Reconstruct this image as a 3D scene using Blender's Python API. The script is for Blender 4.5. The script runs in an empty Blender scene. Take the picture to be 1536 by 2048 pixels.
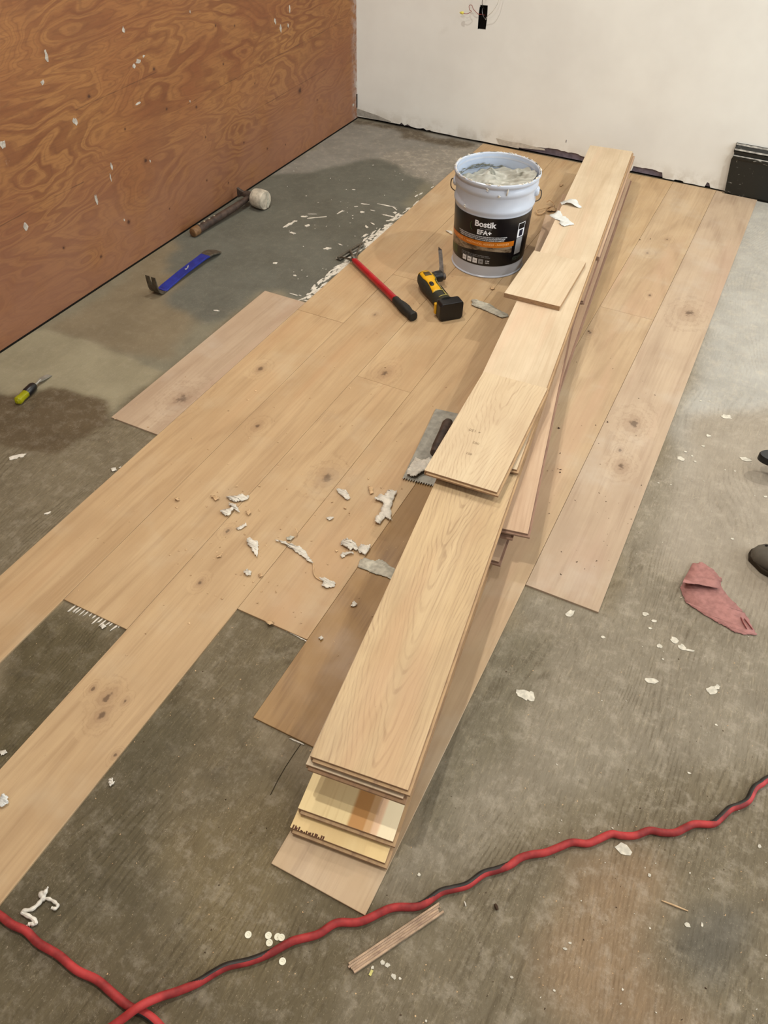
import bpy, bmesh, math, random
import numpy as np
from mathutils import Vector, Matrix, noise as mnoise
from mathutils.geometry import tessellate_polygon
random.seed(7)
S = bpy.context.scene
COL = S.collection

# ------------------------------------------------------------------ camera
YAW, PIT, ROLL, FPX = -0.447521633, 0.793784609, 0.0266979489, 1547.337
CAM = Vector((2.058892, -3.831551, 1.46))
_fw = Vector((math.sin(YAW)*math.cos(PIT), math.cos(YAW)*math.cos(PIT), -math.sin(PIT)))
_r0 = Vector((math.cos(YAW), -math.sin(YAW), 0)); _u0 = _r0.cross(_fw)
_r = math.cos(ROLL)*_r0 + math.sin(ROLL)*_u0
_u = -math.sin(ROLL)*_r0 + math.cos(ROLL)*_u0
cd = bpy.data.cameras.new('camera'); cam = bpy.data.objects.new('camera', cd); COL.objects.link(cam)
m = Matrix.Identity(4)
for i in range(3):
    m[i][0] = _r[i]; m[i][1] = _u[i]; m[i][2] = -_fw[i]; m[i][3] = CAM[i]
cam.matrix_world = m
cd.sensor_fit = 'VERTICAL'; cd.sensor_height = 24; cd.lens = 24*FPX/2048
cd.clip_start = 0.02; cd.clip_end = 50
S.camera = cam

def at(px, py, z=0.0):
    """point of the room at height z seen at a place of the photograph (used to survey positions)"""
    d = _fw*FPX + _r*(px-768) - _u*(py-1024)
    return CAM + d*((z-CAM.z)/d.z)

# ------------------------------------------------------------------ world, lamps, exposure
w = bpy.data.worlds.new('world'); S.world = w; w.use_nodes = True
bg = w.node_tree.nodes['Background']; bg.inputs[0].default_value = (0.93, 0.95, 1.0, 1); bg.inputs[1].default_value = 0.6
S.view_settings.view_transform = 'Standard'; S.view_settings.look = 'None'
S.view_settings.exposure = 0.0; S.view_settings.gamma = 1.0; S.view_settings.use_curve_mapping = False

def lamp(name, loc, power, size, col, target=None, spread=math.pi, shape='DISK', size_y=None):
    l = bpy.data.lights.new(name, 'AREA'); l.shape = shape; l.size = size
    if size_y: l.size_y = size_y
    l.energy = power; l.color = col; l.spread = spread
    o = bpy.data.objects.new(name, l); COL.objects.link(o); o.location = loc
    if target is not None:
        o.rotation_euler = (Vector(target)-Vector(loc)).to_track_quat('-Z', 'Y').to_euler()
    return o
WARM = (1.0, 0.96, 0.89)
LAMPS = [((1.12, -2.95, 2.66), 30), ((0.60, -1.30, 2.66), 25), ((2.9, -0.75, 2.66), 32), ((3.4, -3.1, 2.66), 24), ((1.3, -4.6, 2.66), 8)]
for p, e in LAMPS:
    lamp('recessed_lamp', p, e, 0.08, WARM, (p[0], p[1], 0))
# daylight from the big opening on the right-hand side of the room, behind and right of the view
lamp('window_daylight', (5.6, -1.2, 1.4), 135, 2.6, (0.84, 0.92, 1.0), (1.2, -0.7, 0.3), shape='RECTANGLE', size_y=2.0)

# ------------------------------------------------------------------ helpers
def tag(o, label=None, cat=None, group=None, kind=None):
    if label: o['label'] = label
    if cat: o['category'] = cat
    if group: o['group'] = group
    if kind: o['kind'] = kind
    return o
def mesh(name, v, f, mat=None, parent=None, mats=None, mi=None, smooth=False, loc=None, rot=None):
    me = bpy.data.meshes.new(name); me.from_pydata([tuple(p) for p in v], [], [tuple(q) for q in f])
    for mm in (mats or ([mat] if mat else [])): me.materials.append(mm)
    if mi:
        for p, k in zip(me.polygons, mi): p.material_index = k
    if smooth: me.polygons.foreach_set('use_smooth', [True]*len(me.polygons))
    me.update()
    o = bpy.data.objects.new(name, me); COL.objects.link(o)
    if parent: o.parent = parent
    if loc is not None: o.location = loc
    if rot is not None: o.rotation_euler = rot
    return o
def empty(name, loc, rz=0, label=None, cat=None, group=None, rot=None):
    o = bpy.data.objects.new(name, None); COL.objects.link(o); o.location = loc
    o.rotation_euler = rot if rot else (0, 0, rz); o.empty_display_size = .05
    return tag(o, label, cat, group)
class MB:
    def __init__(s): s.v = []; s.f = []; s.m = []
    def add(s, v, f, k=0):
        b = len(s.v); s.v += [Vector(p) for p in v]; s.f += [[b+i for i in q] for q in f]; s.m += [k]*len(f); return s
    def box(s, x0, x1, y0, y1, z0, z1, k=0):
        v = [(x, y, z) for z in (z0, z1) for y in (y0, y1) for x in (x0, x1)]
        return s.add(v, [(0, 2, 3, 1), (4, 5, 7, 6), (0, 1, 5, 4), (2, 6, 7, 3), (0, 4, 6, 2), (1, 3, 7, 5)], k)
    def loft(s, rings, k=0, caps=True, closed=True):
        n = len(rings[0]); v = [p for r in rings for p in r]; f = []
        for i in range(len(rings)-1):
            for j in range(n if closed else n-1):
                a = i*n+j; b = i*n+(j+1) % n; f.append((a, b, b+n, a+n))
        if caps: f.append(tuple(range(n))[::-1]); f.append(tuple((len(rings)-1)*n+j for j in range(n)))
        return s.add(v, f, k)
    def prism(s, pts, z0, z1, k=0):
        n = len(pts); v = [(x, y, z0) for x, y in pts]+[(x, y, z1) for x, y in pts]
        tr = tessellate_polygon([[Vector((x, y, 0)) for x, y in pts]])
        f = [tuple(t) for t in tr]+[tuple(n+i for i in t) for t in tr]+[(i, (i+1) % n, (i+1) % n+n, i+n) for i in range(n)]
        return s.add(v, f, k)
    def build(s, name, mats, parent=None, smooth=False, bevel=0, loc=None, rot=None, seg=2):
        if not isinstance(mats, (list, tuple)): mats = [mats]
        o = mesh(name, s.v, s.f, mats=mats, mi=s.m, parent=parent, smooth=smooth, loc=loc, rot=rot)
        bm = bmesh.new(); bm.from_mesh(o.data); bmesh.ops.recalc_face_normals(bm, faces=bm.faces); bm.to_mesh(o.data); bm.free()
        if smooth: smooth_angle(o)
        if bevel:
            b = o.modifiers.new('b', 'BEVEL'); b.width = bevel; b.segments = seg; b.limit_method = 'ANGLE'; b.angle_limit = .6
        return o
def smooth_angle(o, a=.7):
    me = o.data; bm = bmesh.new(); bm.from_mesh(me)
    for e in bm.edges:
        e.smooth = not (len(e.link_faces) == 2 and e.calc_face_angle(0) > a)
    for f in bm.faces: f.smooth = True
    bm.to_mesh(me); bm.free()
def tube_rings(pts, rad, n=10):
    pts = [Vector(p) for p in pts]; R = []; up = Vector((0, 0, 1)); prev = None
    for i, p in enumerate(pts):
        t = (pts[min(i+1, len(pts)-1)]-pts[max(i-1, 0)])
        if t.length < 1e-9: t = Vector((1, 0, 0))
        t.normalize()
        if prev is None:
            a = up.cross(t)
            if a.length < .1: a = Vector((1, 0, 0)).cross(t)
        else:
            a = prev - t*prev.dot(t)
        a.normalize(); prev = a; b = t.cross(a)
        r = rad[i] if isinstance(rad, (list, tuple)) else rad
        R.append([p+(a*math.cos(2*math.pi*j/n)+b*math.sin(2*math.pi*j/n))*r for j in range(n)])
    return R
def spline(pts, sub=8):
    P = [Vector(p) for p in pts]; out = []
    for i in range(len(P)-1):
        p0 = P[max(i-1, 0)]; p1 = P[i]; p2 = P[i+1]; p3 = P[min(i+2, len(P)-1)]
        for k in range(sub):
            t = k/sub
            out.append(.5*((2*p1)+(p2-p0)*t+(2*p0-5*p1+4*p2-p3)*t*t+(3*p1-p0-3*p2+p3)*t**3))
    out.append(P[-1]); return out
def srgb(h):
    h = h.lstrip('#'); c = [int(h[i:i+2], 16)/255 for i in (0, 2, 4)]
    return tuple((x/12.92 if x <= .04045 else ((x+.055)/1.055)**2.4) for x in c)+(1,)

# ------------------------------------------------------------------ materials
class N:
    def __init__(s, name, rough=.6, spec=.4, metal=0):
        s.m = bpy.data.materials.new(name); s.m.use_nodes = True; s.t = s.m.node_tree; s.n = s.t.nodes
        s.b = s.n['Principled BSDF']; s.b.inputs['Roughness'].default_value = rough
        s.b.inputs['Specular IOR Level'].default_value = spec; s.b.inputs['Metallic'].default_value = metal
    def new(s, ty, **kw):
        n = s.n.new(ty)
        for k, v in kw.items(): setattr(n, k, v)
        return n
    def put(s, sock, v):
        if isinstance(v, bpy.types.NodeSocket): s.t.links.new(v, sock)
        elif v is not None: sock.default_value = v
    def math(s, op, a, b=None, c=None, clamp=False):
        n = s.new('ShaderNodeMath', operation=op); n.use_clamp = clamp
        s.put(n.inputs[0], a)
        if b is not None: s.put(n.inputs[1], b)
        if c is not None: s.put(n.inputs[2], c)
        return n.outputs[0]
    def vmath(s, op, a, b=None):
        n = s.new('ShaderNodeVectorMath', operation=op); s.put(n.inputs[0], a)
        if b is not None: s.put(n.inputs[1], b)
        return n.outputs[1] if op in ('LENGTH', 'DISTANCE', 'DOT_PRODUCT') else n.outputs[0]
    def noise(s, vec, scale=1, detail=3, rough=.55, dist=0):
        n = s.new('ShaderNodeTexNoise'); s.put(n.inputs['Vector'], vec)
        for k, v in (('Scale', scale), ('Detail', detail), ('Roughness', rough), ('Distortion', dist)): n.inputs[k].default_value = v
        return n.outputs['Fac']
    def ramp(s, f, a, b, c=0.0, d=1.0, smooth=True):
        n = s.new('ShaderNodeMapRange'); n.interpolation_type = 'SMOOTHSTEP' if smooth else 'LINEAR'
        s.put(n.inputs[0], f); n.inputs[1].default_value = a; n.inputs[2].default_value = b; n.inputs[3].default_value = c; n.inputs[4].default_value = d
        return n.outputs[0]
    def mix(s, f, a, b, mode='MIX'):
        n = s.new('ShaderNodeMix', data_type='RGBA', blend_type=mode); s.put(n.inputs[0], f); s.put(n.inputs[6], a); s.put(n.inputs[7], b)
        return n.outputs[2]
    def obj(s): return s.new('ShaderNodeTexCoord').outputs['Object']
    def pos(s): return s.new('ShaderNodeNewGeometry').outputs['Position']
    def rnd(s): return s.new('ShaderNodeObjectInfo').outputs['Random']
    def sep(s, v): n = s.new('ShaderNodeSeparateXYZ'); s.put(n.inputs[0], v); return n.outputs
    def comb(s, x, y, z):
        n = s.new('ShaderNodeCombineXYZ'); s.put(n.inputs[0], x); s.put(n.inputs[1], y); s.put(n.inputs[2], z); return n.outputs[0]
    def color(s, c): s.put(s.b.inputs['Base Color'], c); return s
    def bump(s, h, strength=.3, dist=.001):
        n = s.new('ShaderNodeBump'); n.inputs['Strength'].default_value = strength; n.inputs['Distance'].default_value = dist
        s.put(n.inputs['Height'], h); s.put(s.b.inputs['Normal'], n.outputs[0]); return s
def plain(name, hexc, rough=.5, spec=.4, metal=0, var=.12, scale=60, bump=0):
    k = N(name, rough, spec, metal); c = srgb(hexc); d = tuple(x*(1-var*2) for x in c[:3])+(1,)
    n = k.noise(k.obj(), scale, 3); k.color(k.mix(k.ramp(n, .3, .7), d, c))
    if bump: k.bump(n, bump, .0006)
    return k.m

def oak(name, base, dark, light, rings=16, ringamt=.35, streak=.35, broad=.4, knots=(), rough=.55, haze=None, red=None, ptone=0.0, cath=None):
    k = N(name, rough, .35); o = k.obj(); r = k.rnd()
    off = k.comb(k.math('MULTIPLY', r, 41.0), k.math('MULTIPLY', r, 97.0), k.math('MULTIPLY', r, 13.0))
    p = k.vmath('ADD', o, off)
    dmin = None
    if knots:
        P = k.pos()
        for (kx, ky, rr) in knots:
            v = k.vmath('SUBTRACT', P, (kx, ky, 0)); v = k.vmath('MULTIPLY', v, (1/rr, .62/rr, 0))
            d = k.vmath('LENGTH', v); dmin = d if dmin is None else k.math('MINIMUM', dmin, d)
        wob = k.noise(k.pos(), 75, 3); dmin = k.math('ADD', dmin, k.math('MULTIPLY', k.math('SUBTRACT', wob, .5), 2.0))
    n1 = k.noise(k.vmath('MULTIPLY', p, (3.6, .55, 3.0)), 1.0, 1.5, .45, .15)
    ph = k.math('MULTIPLY', n1, rings*2*math.pi)
    if dmin is not None:
        g = k.ramp(dmin, 4.5, 0, 0, 1); ph = k.math('ADD', ph, k.math('MULTIPLY', g, 22.0))
    if cath:
        xc, ca, cc, cn = cath; so_ = k.sep(o); dx = k.math('SUBTRACT', so_[0], xc)
        dx = k.math('ADD', dx, k.math('MULTIPLY', k.math('SUBTRACT', k.noise(k.vmath('MULTIPLY', p, (1, 1.7, 1)), 1, 2), .5), .09))
        aw = k.math('SQRT', k.math('ADD', k.math('MULTIPLY', dx, dx), .0002))
        g_ = k.math('MULTIPLY_ADD', so_[1], ca, k.math('MULTIPLY', aw, -cc))
        g_ = k.math('ADD', g_, k.math('MULTIPLY', k.noise(k.vmath('MULTIPLY', p, (12, 3.2, 9)), 1, 2.5, .55, .4), cn))
        ph = k.math('MULTIPLY', g_, 2*math.pi)
    ring = k.math('MULTIPLY_ADD', k.math('SINE', ph), .5, .5)
    lines = k.ramp(ring, .62, 1.0) if not cath else k.math('MULTIPLY', k.ramp(ring, .66, 1.0), k.ramp(k.noise(k.vmath('MULTIPLY', p, (24, 2.5, 20)), 1, 3), .35, .62, .12, 1))
    fine = k.noise(k.vmath('MULTIPLY', p, (150, 4.5, 150)), 1, 3, .6)
    fn = k.ramp(fine, .35, .75)
    br = k.noise(k.vmath('MULTIPLY', p, (13, .9, 9)), 1, 3, .5); brn = k.ramp(br, .3, .7)
    blot = k.noise(k.vmath('MULTIPLY', p, (9, 4.5, 9)), 1, 4, .6)
    c = k.mix(k.math('MULTIPLY', brn, broad), base, light)
    c = k.mix(k.math('MULTIPLY', k.ramp(blot, .35, .75), .28), c, dark)
    c = k.mix(k.math('MULTIPLY', k.math('MULTIPLY', lines, k.math('MULTIPLY_ADD', fn, .7, .3)), ringamt), c, dark)
    c = k.mix(k.math('MULTIPLY', fn, streak), c, k.mix(.5, base, dark))
    if red is not None:
        rn = k.noise(k.vmath('MULTIPLY', p, (10, 1.1, 9)), 1, 2); c = k.mix(k.ramp(rn, .52, .72, 0, .5), c, red)
    if ptone:
        t = k.math('MULTIPLY', k.math('FRACT', k.math('MULTIPLY', r, 7.31)), ptone); c = k.mix(t, c, k.mix(.5, base, dark))
    speck = k.noise(k.vmath('MULTIPLY', p, (90, 35, 90)), 1, 2, .7); c = k.mix(k.ramp(speck, .74, .8, 0, .45), c, dark)
    if dmin is not None:
        c = k.mix(k.ramp(dmin, 2.6, .4, 0, .38), c, srgb('#7d5f47'))
        c = k.mix(k.ramp(dmin, .8, .2, 0, .7), c, srgb('#4a3626'))
    if haze: 
        hn = k.noise(k.pos(), 5, 4, .6); c = k.mix(k.ramp(hn, .5, .75, 0, .35), c, haze)
    k.color(c)
    rg = k.ramp(k.noise(k.pos(), 8, 3), .3, .7, rough-.08, rough+.12); k.put(k.b.inputs['Roughness'], rg)
    k.bump(fine, .18, .0005)
    return k.m
def K(px, py, r, z=.006): p = at(px, py, z); return (p.x, p.y, r)
KNOTS = [K(365, 797, .020), K(520, 737, .010), K(655, 956, .017), K(215, 1393, .010), K(203, 1430, .010), K(250, 1402, .005), K(185, 1378, .005), K(515, 852, .009), K(1378, 626, .022),
         K(1268, 846, .018), K(1243, 932, .013), K(1240, 900, .006), K(1295, 505, .008), K(1180, 665, .008), K(1300, 590, .006), K(1335, 478, .007), K(750, 628, .007), K(770, 745, .014), K(400, 1165, .006), K(230, 1510, .004), K(455, 1062, .006)]
M = {}
M['laid'] = oak('laid_oak', srgb('#b49771'), srgb('#8a6c4c'), srgb('#c5ab84'), rings=11, ringamt=.42, streak=.42, broad=.6, knots=KNOTS, haze=srgb('#bba98c'), red=srgb('#b59069'), ptone=.22, rough=.5)
M['laid_mid'] = oak('dusty_oak', srgb('#b09675'), srgb('#876c50'), srgb('#c1a987'), rings=11, ringamt=.42, streak=.4, broad=.6, knots=KNOTS, haze=srgb('#b9ab96'), red=srgb('#b39275'), ptone=.1, rough=.5)
M['laid_gold_shaded'] = oak('shaded_golden_oak', srgb('#94744a'), srgb('#684a2c'), srgb('#a98a5e'), rings=12, ringamt=.5, streak=.35, broad=.4, rough=.45)  # golden oak, with part of the board stack's shadow put into its colour
M['laid_pink'] = oak('pink_dusty_oak', srgb('#ab957c'), srgb('#876e58'), srgb('#bda88d'), rings=11, ringamt=.42, streak=.36, broad=.6, knots=KNOTS, haze=srgb('#b9ad9c'), red=srgb('#ae917b'), ptone=.15, rough=.5)
M['board'] = oak('raw_oak', srgb('#c6b08e'), srgb('#92735a'), srgb('#d3c3a2'), rings=15, ringamt=.62, streak=.42, broad=.45, ptone=.08, rough=.62, cath=(-.09, 17, 125, 6.5))
M['board_near'] = oak('warm_raw_oak', srgb('#bca27b'), srgb('#7f6248'), srgb('#ccb48e'), rings=15, ringamt=.72, streak=.5, broad=.5, rough=.62, red=srgb('#b8936f'), cath=(-.09, 15, 120, 6.5))
M['board_plain'] = oak('pale_raw_oak', srgb('#c8b496'), srgb('#9c8262'), srgb('#d5c6aa'), rings=7, ringamt=.3, streak=.38, broad=.45, red=srgb('#c9a88a'), rough=.62)
M['board_rose'] = oak('rosy_oak', srgb('#b89a7c'), srgb('#8b6a51'), srgb('#c9b094'), rings=6, ringamt=.3, streak=.45, broad=.6, rough=.62)
def ply_core(name, cols, zsc):
    k = N(name, .7, .3); z = k.sep(k.obj())[2]; f = k.math('FRACT', k.math('MULTIPLY', z, zsc))
    c = k.mix(k.ramp(f, .42, .52), srgb(cols[0]), srgb(cols[1]))
    n = k.noise(k.vmath('MULTIPLY', k.obj(), (60, 14, 300)), 1, 3); c = k.mix(k.ramp(n, .4, .8, 0, .6), c, srgb(cols[2]))
    return k.color(c).m
M['core'] = ply_core('plywood_core', ('#ab8d68', '#8d6e50', '#61453c'), 400)
M['core_rose'] = ply_core('plywood_core_grey', ('#a58c74', '#8a6c58', '#5b4038'), 400)
M['under'] = oak('birch_underside', srgb('#d9bd86'), srgb('#a97c46'), srgb('#e2cd9c'), rings=4, ringamt=.2, streak=.15, broad=.3, rough=.6)
def striped():
    k = N('striped_underside', .6, .3); o = k.obj(); x = k.sep(o)[0]
    x = k.math('ADD', x, k.math('MULTIPLY', k.math('SUBTRACT', k.noise(k.vmath('MULTIPLY', o, (3, 1.5, 3)), 1, 2), .5), .02))
    c = k.mix(k.ramp(x, -.095, -.087), srgb('#dcc592'), srgb('#b88750'))
    c = k.mix(k.ramp(x, -.062, -.058), c, srgb('#c9a070')); c = k.mix(k.ramp(x, -.05, -.044), c, srgb('#dcb894'))
    c = k.mix(k.ramp(x, -.036, -.03), c, srgb('#e4d4b0'))
    f = k.noise(k.vmath('MULTIPLY', o, (120, 5, 100)), 1, 3); c = k.mix(k.ramp(f, .5, .8, 0, .3), c, srgb('#a9804f'))
    return k.color(c).m
M['striped'] = striped()

def subfloor():
    k = N('old_plywood_subfloor', .8, .25); P = k.pos()
    a = k.new('ShaderNodeAttribute', attribute_name='tint').outputs['Color']
    b = k.sep(k.new('ShaderNodeAttribute', attribute_name='kinds').outputs['Color'])
    wood, dust, dark = b[0], b[1], b[2]
    big = k.noise(P, 5.5, 5, .62, .4); c = k.mix(k.ramp(big, .3, .72, 0, .36), a, k.mix(1, a, (.50, .47, .43, 1), 'MULTIPLY'))
    med = k.noise(k.vmath('MULTIPLY', P, (30, 9, 1)), 1, 4, .6, .2); c = k.mix(k.ramp(med, .45, .8, 0, .2), c, k.mix(1, a, (1.35, 1.33, 1.27, 1), 'MULTIPLY'))
    n1 = k.noise(k.vmath('MULTIPLY', P, (3.0, .9, 1)), 1, 1.5, .45, .3)
    ring = k.math('MULTIPLY_ADD', k.math('SINE', k.math('MULTIPLY_ADD', n1, 260, k.math('MULTIPLY', k.sep(P)[0], 420))), .5, .5)
    fine = k.noise(k.vmath('MULTIPLY', P, (210, 26, 1)), 1, 5, .75)
    pale = k.noise(k.vmath('ADD', k.vmath('MULTIPLY', P, (150, 20, 1)), (7, 3, 0)), 1, 4, .7)
    g = k.math('MULTIPLY', k.math('MULTIPLY', k.ramp(ring, .45, 1), k.ramp(fine, .3, .62)), k.math('MULTIPLY', wood, k.ramp(k.noise(k.vmath('MULTIPLY', P, (6, 3.5, 1)), 1, 3), .42, .66, .1, 1)))
    c = k.mix(k.math('MULTIPLY', g, .6), c, k.mix(1, a, (.42, .38, .32, 1), 'MULTIPLY'))
    c = k.mix(k.math('MULTIPLY', k.math('MULTIPLY', k.ramp(fine, .46, .70), wood), .5), c, k.mix(1, a, (.5, .46, .4, 1), 'MULTIPLY'))
    c = k.mix(k.math('MULTIPLY', k.math('MULTIPLY', k.ramp(pale, .54, .72), wood), .38), c, k.mix(1, a, (1.75, 1.7, 1.6, 1), 'MULTIPLY'))
    # scratches and fibres of dust
    w1 = k.noise(k.vmath('MULTIPLY', P, (85, 38, 1)), 1, 2, .5, 1.6); w2 = k.ramp(k.math('ABSOLUTE', k.math('SUBTRACT', w1, .5)), .016, .0)
    wm = k.ramp(k.noise(P, 9, 3), .42, .56)
    c = k.mix(k.math('MULTIPLY', k.math('MULTIPLY', w2, wm), k.math('MULTIPLY_ADD', dust, .3, .06)), c, srgb('#b8a88a'))
    sp = k.noise(k.vmath('MULTIPLY', P, (330, 170, 1)), 1, 3, .7); c = k.mix(k.ramp(sp, .62, .72, 0, .4), c, srgb('#c2b296'))
    c = k.mix(k.math('MULTIPLY', k.ramp(k.noise(P, 26, 6, .75), .46, .7), k.math('MULTIPLY', dust, .55)), c, srgb('#bcb19e'))
    sb = k.ramp(k.noise(P, 16, 4, .65, .5), .55, .75)
    c = k.mix(k.math('MULTIPLY', sb, k.math('MULTIPLY_ADD', dark, .6, .03)), c, srgb('#2f2a22'))
    k.color(c); k.bump(k.math('ADD', k.math('MULTIPLY', fine, wood), med), .35, .0012)
    return k.m
M['subfloor'] = subfloor()

def wall_ply():
    k = N('plywood_sheathing', .6, .35); P = k.pos(); s = k.sep(P)
    q = k.comb(k.math('MULTIPLY', s[1], .95), k.math('MULTIPLY', s[2], 3.2), 3.7)
    w0 = k.noise(q, 1.5, 3.2, .5, .45)
    ring = k.math('MULTIPLY_ADD', k.math('SINE', k.math('ADD', k.math('MULTIPLY', w0, 118), k.math('MULTIPLY', k.noise(P, 14, 3), 3.0))), .5, .5)
    amt = k.ramp(k.noise(P, 3.2, 2), .32, .68)
    fine = k.noise(k.vmath('MULTIPLY', P, (1, 16, 170)), 1, 3, .6)
    ring2 = k.math('MULTIPLY_ADD', k.math('SINE', k.math('ADD', k.math('MULTIPLY', w0, 300), k.math('MULTIPLY', k.noise(P, 20, 3), 6.0))), .5, .5)
    big = k.noise(k.vmath('MULTIPLY', P, (1, 1.3, 3)), 1.4, 3)
    c = k.mix(k.ramp(big, .3, .7), srgb('#7b4a29'), srgb('#8f6035'))
    g = k.mix(k.ramp(ring, .25, .95), srgb('#9b703f'), srgb('#5c351b'))
    c = k.mix(k.math('MULTIPLY_ADD', amt, .36, .08), c, g)
    c = k.mix(k.ramp(ring2, .6, 1, 0, .26), c, srgb('#5c361c'))
    c = k.mix(k.ramp(k.noise(k.vmath('MULTIPLY', P, (1, 3, 60)), 1, 4, .65), .5, .75, 0, .35), c, srgb('#63391f'))
    c = k.mix(k.ramp(fine, .42, .75, 0, .4), c, srgb('#5e3a22'))
    c = k.mix(k.ramp(k.noise(P, 4.2, 4, .65), .5, .72, 0, .4), c, srgb('#6d4428'))
    low = k.ramp(s[2], .55, .05); c = k.mix(k.math('MULTIPLY', low, k.ramp(k.noise(P, 5, 3), .25, .6, .25, .7)), c, srgb('#845c46'))
    # open veneer seams
    for (ya, za, yb, zb) in [(-2.9, .357, -1.94, .366), (-1.9, .578, -1.49, .588), (-1.35, .443, -.12, .474), (-.95, .30, -.3, .31)]:
        zz = k.math('ADD', k.math('MULTIPLY_ADD', s[1], (zb-za)/(yb-ya), za-(zb-za)/(yb-ya)*ya), k.math('MULTIPLY', k.math('SUBTRACT', k.noise(P, 9, 2), .5), .008))
        d = k.math('ABSOLUTE', k.math('SUBTRACT', s[2], zz))
        ins = k.math('MULTIPLY', k.math('GREATER_THAN', s[1], ya), k.math('LESS_THAN', s[1], yb))
        c = k.mix(k.math('MULTIPLY', k.math('MULTIPLY', k.ramp(d, .0026, .0002), ins), k.ramp(k.noise(P, 12, 2), .35, .6, .15, .6)), c, srgb('#3a2114'))
    kn = [(-1.83, .60, .010), (-1.5, .60, .009), (-1.12, .655, .006), (-1.0, .63, .006), (-1.63, .33, .012), (-1.30, .42, .008), (-1.27, .30, .006), (-1.02, .20, .006), (-.55, .28, .018), (-1.1, .52, .006),
          (-.62, .55, .007), (-1.78, .16, .011), (-.9, .40, .005), (-1.55, .12, .005), (-.85, .12, .007), (-1.95, .10, .008), (-1.47, .46, .007), (-.4, .20, .006), (-1.3, .14, .006), (-2.1, .2, .007), (-.7, .09, .005), (-1.7, .46, .006), (-1.16, .08, .006)]
    dm = None
    for (y, z, r) in kn:
        d = k.vmath('LENGTH', k.vmath('MULTIPLY', k.vmath('SUBTRACT', P, (0, y, z)), (0, 1/r, 1.1/r))); dm = d if dm is None else k.math('MINIMUM', dm, d)
    dm = k.math('ADD', dm, k.math('MULTIPLY', k.math('SUBTRACT', k.noise(P, 120, 2), .5), .8))
    c = k.mix(k.ramp(dm, 1.6, .5, 0, .45), c, srgb('#54301c')); c = k.mix(k.ramp(dm, .8, .3, 0, .75), c, srgb('#2e1810'))
    # paint and plaster scuffs
    sc = k.noise(k.vmath('MULTIPLY', P, (1, 26, 16)), 1, 4, .7); gate = k.ramp(k.noise(P, 3.1, 2), .55, .7)
    c = k.mix(k.math('MULTIPLY', k.ramp(sc, .68, .76), k.math('MULTIPLY', gate, .55)), c, srgb('#b9a894'))
    # plaster smeared in the room corner
    cor = k.math('MULTIPLY', k.ramp(s[1], -.07, -.004), k.ramp(k.noise(P, 28, 4, .7), .38, .6)); c = k.mix(k.math('MULTIPLY', cor, .6), c, srgb('#a49a92'))
    k.color(c); k.bump(k.math('ADD', fine, k.math('MULTIPLY', ring, .3)), .25, .001)
    return k.m
M['wall_ply'] = wall_ply()
def drywall():
    k = N('cream_painted_drywall', .75, .25); P = k.pos(); s = k.sep(P)
    n = k.noise(P, 2.6, 4, .6); c = k.mix(k.ramp(n, .3, .7), srgb('#dddbd2'), srgb('#e5e4db'))
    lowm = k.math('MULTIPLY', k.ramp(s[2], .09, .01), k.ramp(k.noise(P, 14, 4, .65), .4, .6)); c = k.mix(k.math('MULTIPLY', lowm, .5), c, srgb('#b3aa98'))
    k.color(c); k.bump(k.noise(P, 380, 2), .08, .0006); return k.m
M['drywall'] = drywall()
M['mauve'] = plain('old_mauve_wall_layer', '#857a84', .85, .2, var=.2, scale=40, bump=.3)
M['black'] = plain('dark_gap', '#16130f', .9, .1)
M['ceiling'] = plain('white_ceiling', '#d8d4cc', .9, .2, var=.02)
def worn_black():
    k = N('worn_black_paint', .35, .5); P = k.obj(); s = k.sep(P)
    n = k.noise(k.vmath('MULTIPLY', P, (14, 60, 60)), 1, 5, .7); c = k.mix(k.ramp(n, .62, .7), srgb('#151611'), srgb('#b9b6ac'))
    n2 = k.noise(k.vmath('MULTIPLY', P, (60, 100, 14)), 1, 4, .7); c = k.mix(k.ramp(n2, .66, .72), c, srgb('#8d8578'))
    return k.color(c).m
M['worn_black'] = worn_black()
M['worn_white'] = plain('worn_white_paint_edge', '#cfccc2', .5, .4, var=.3, scale=50)
M['white_pail'] = plain('white_lacquered_steel', '#b9c0cb', .28, .5, var=.05, scale=9)
M['pail_in'] = plain('pail_inside', '#b6c3d6', .35, .5, var=.06, scale=12)
M['steel'] = plain('dull_steel', '#9a968a', .5, .5, .35, var=.15)
M['dark_steel'] = plain('dark_worn_steel', '#5b5149', .5, .5, .35, var=.25, scale=90)
M['claw_steel'] = plain('brown_worn_steel', '#6b6355', .45, .5, .6, var=.2, scale=80)
M['wire'] = plain('wire_steel', '#6d675c', .4, .5, .9)
M['label_black'] = plain('label_black', '#07080d', .3, .5, var=.1)
M['label_orange'] = plain('label_orange', '#c26c12', .35, .5, var=.06, scale=14)
M['ink_white'] = plain('ink_white', '#e6e6e6', .4, .4, var=.02)
M['ink_grey'] = plain('ink_grey', '#9a9a9a', .4, .4, var=.1)
M['ink_green'] = plain('ink_green', '#44552b', .4, .4, var=.25, scale=100)
M['ink_cream'] = plain('ink_pale_orange', '#e8b070', .4, .4, var=.02)
def photo_strip():
    k = N('label_wood_picture', .35, .45); o = k.obj(); n = k.noise(k.vmath('MULTIPLY', o, (30, 30, 90)), 1, 4, .6, .8)
    c = k.mix(k.ramp(n, .35, .65), srgb('#4d3a28'), srgb('#93826a')); return k.color(c).m
M['label_picture'] = photo_strip()
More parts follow.
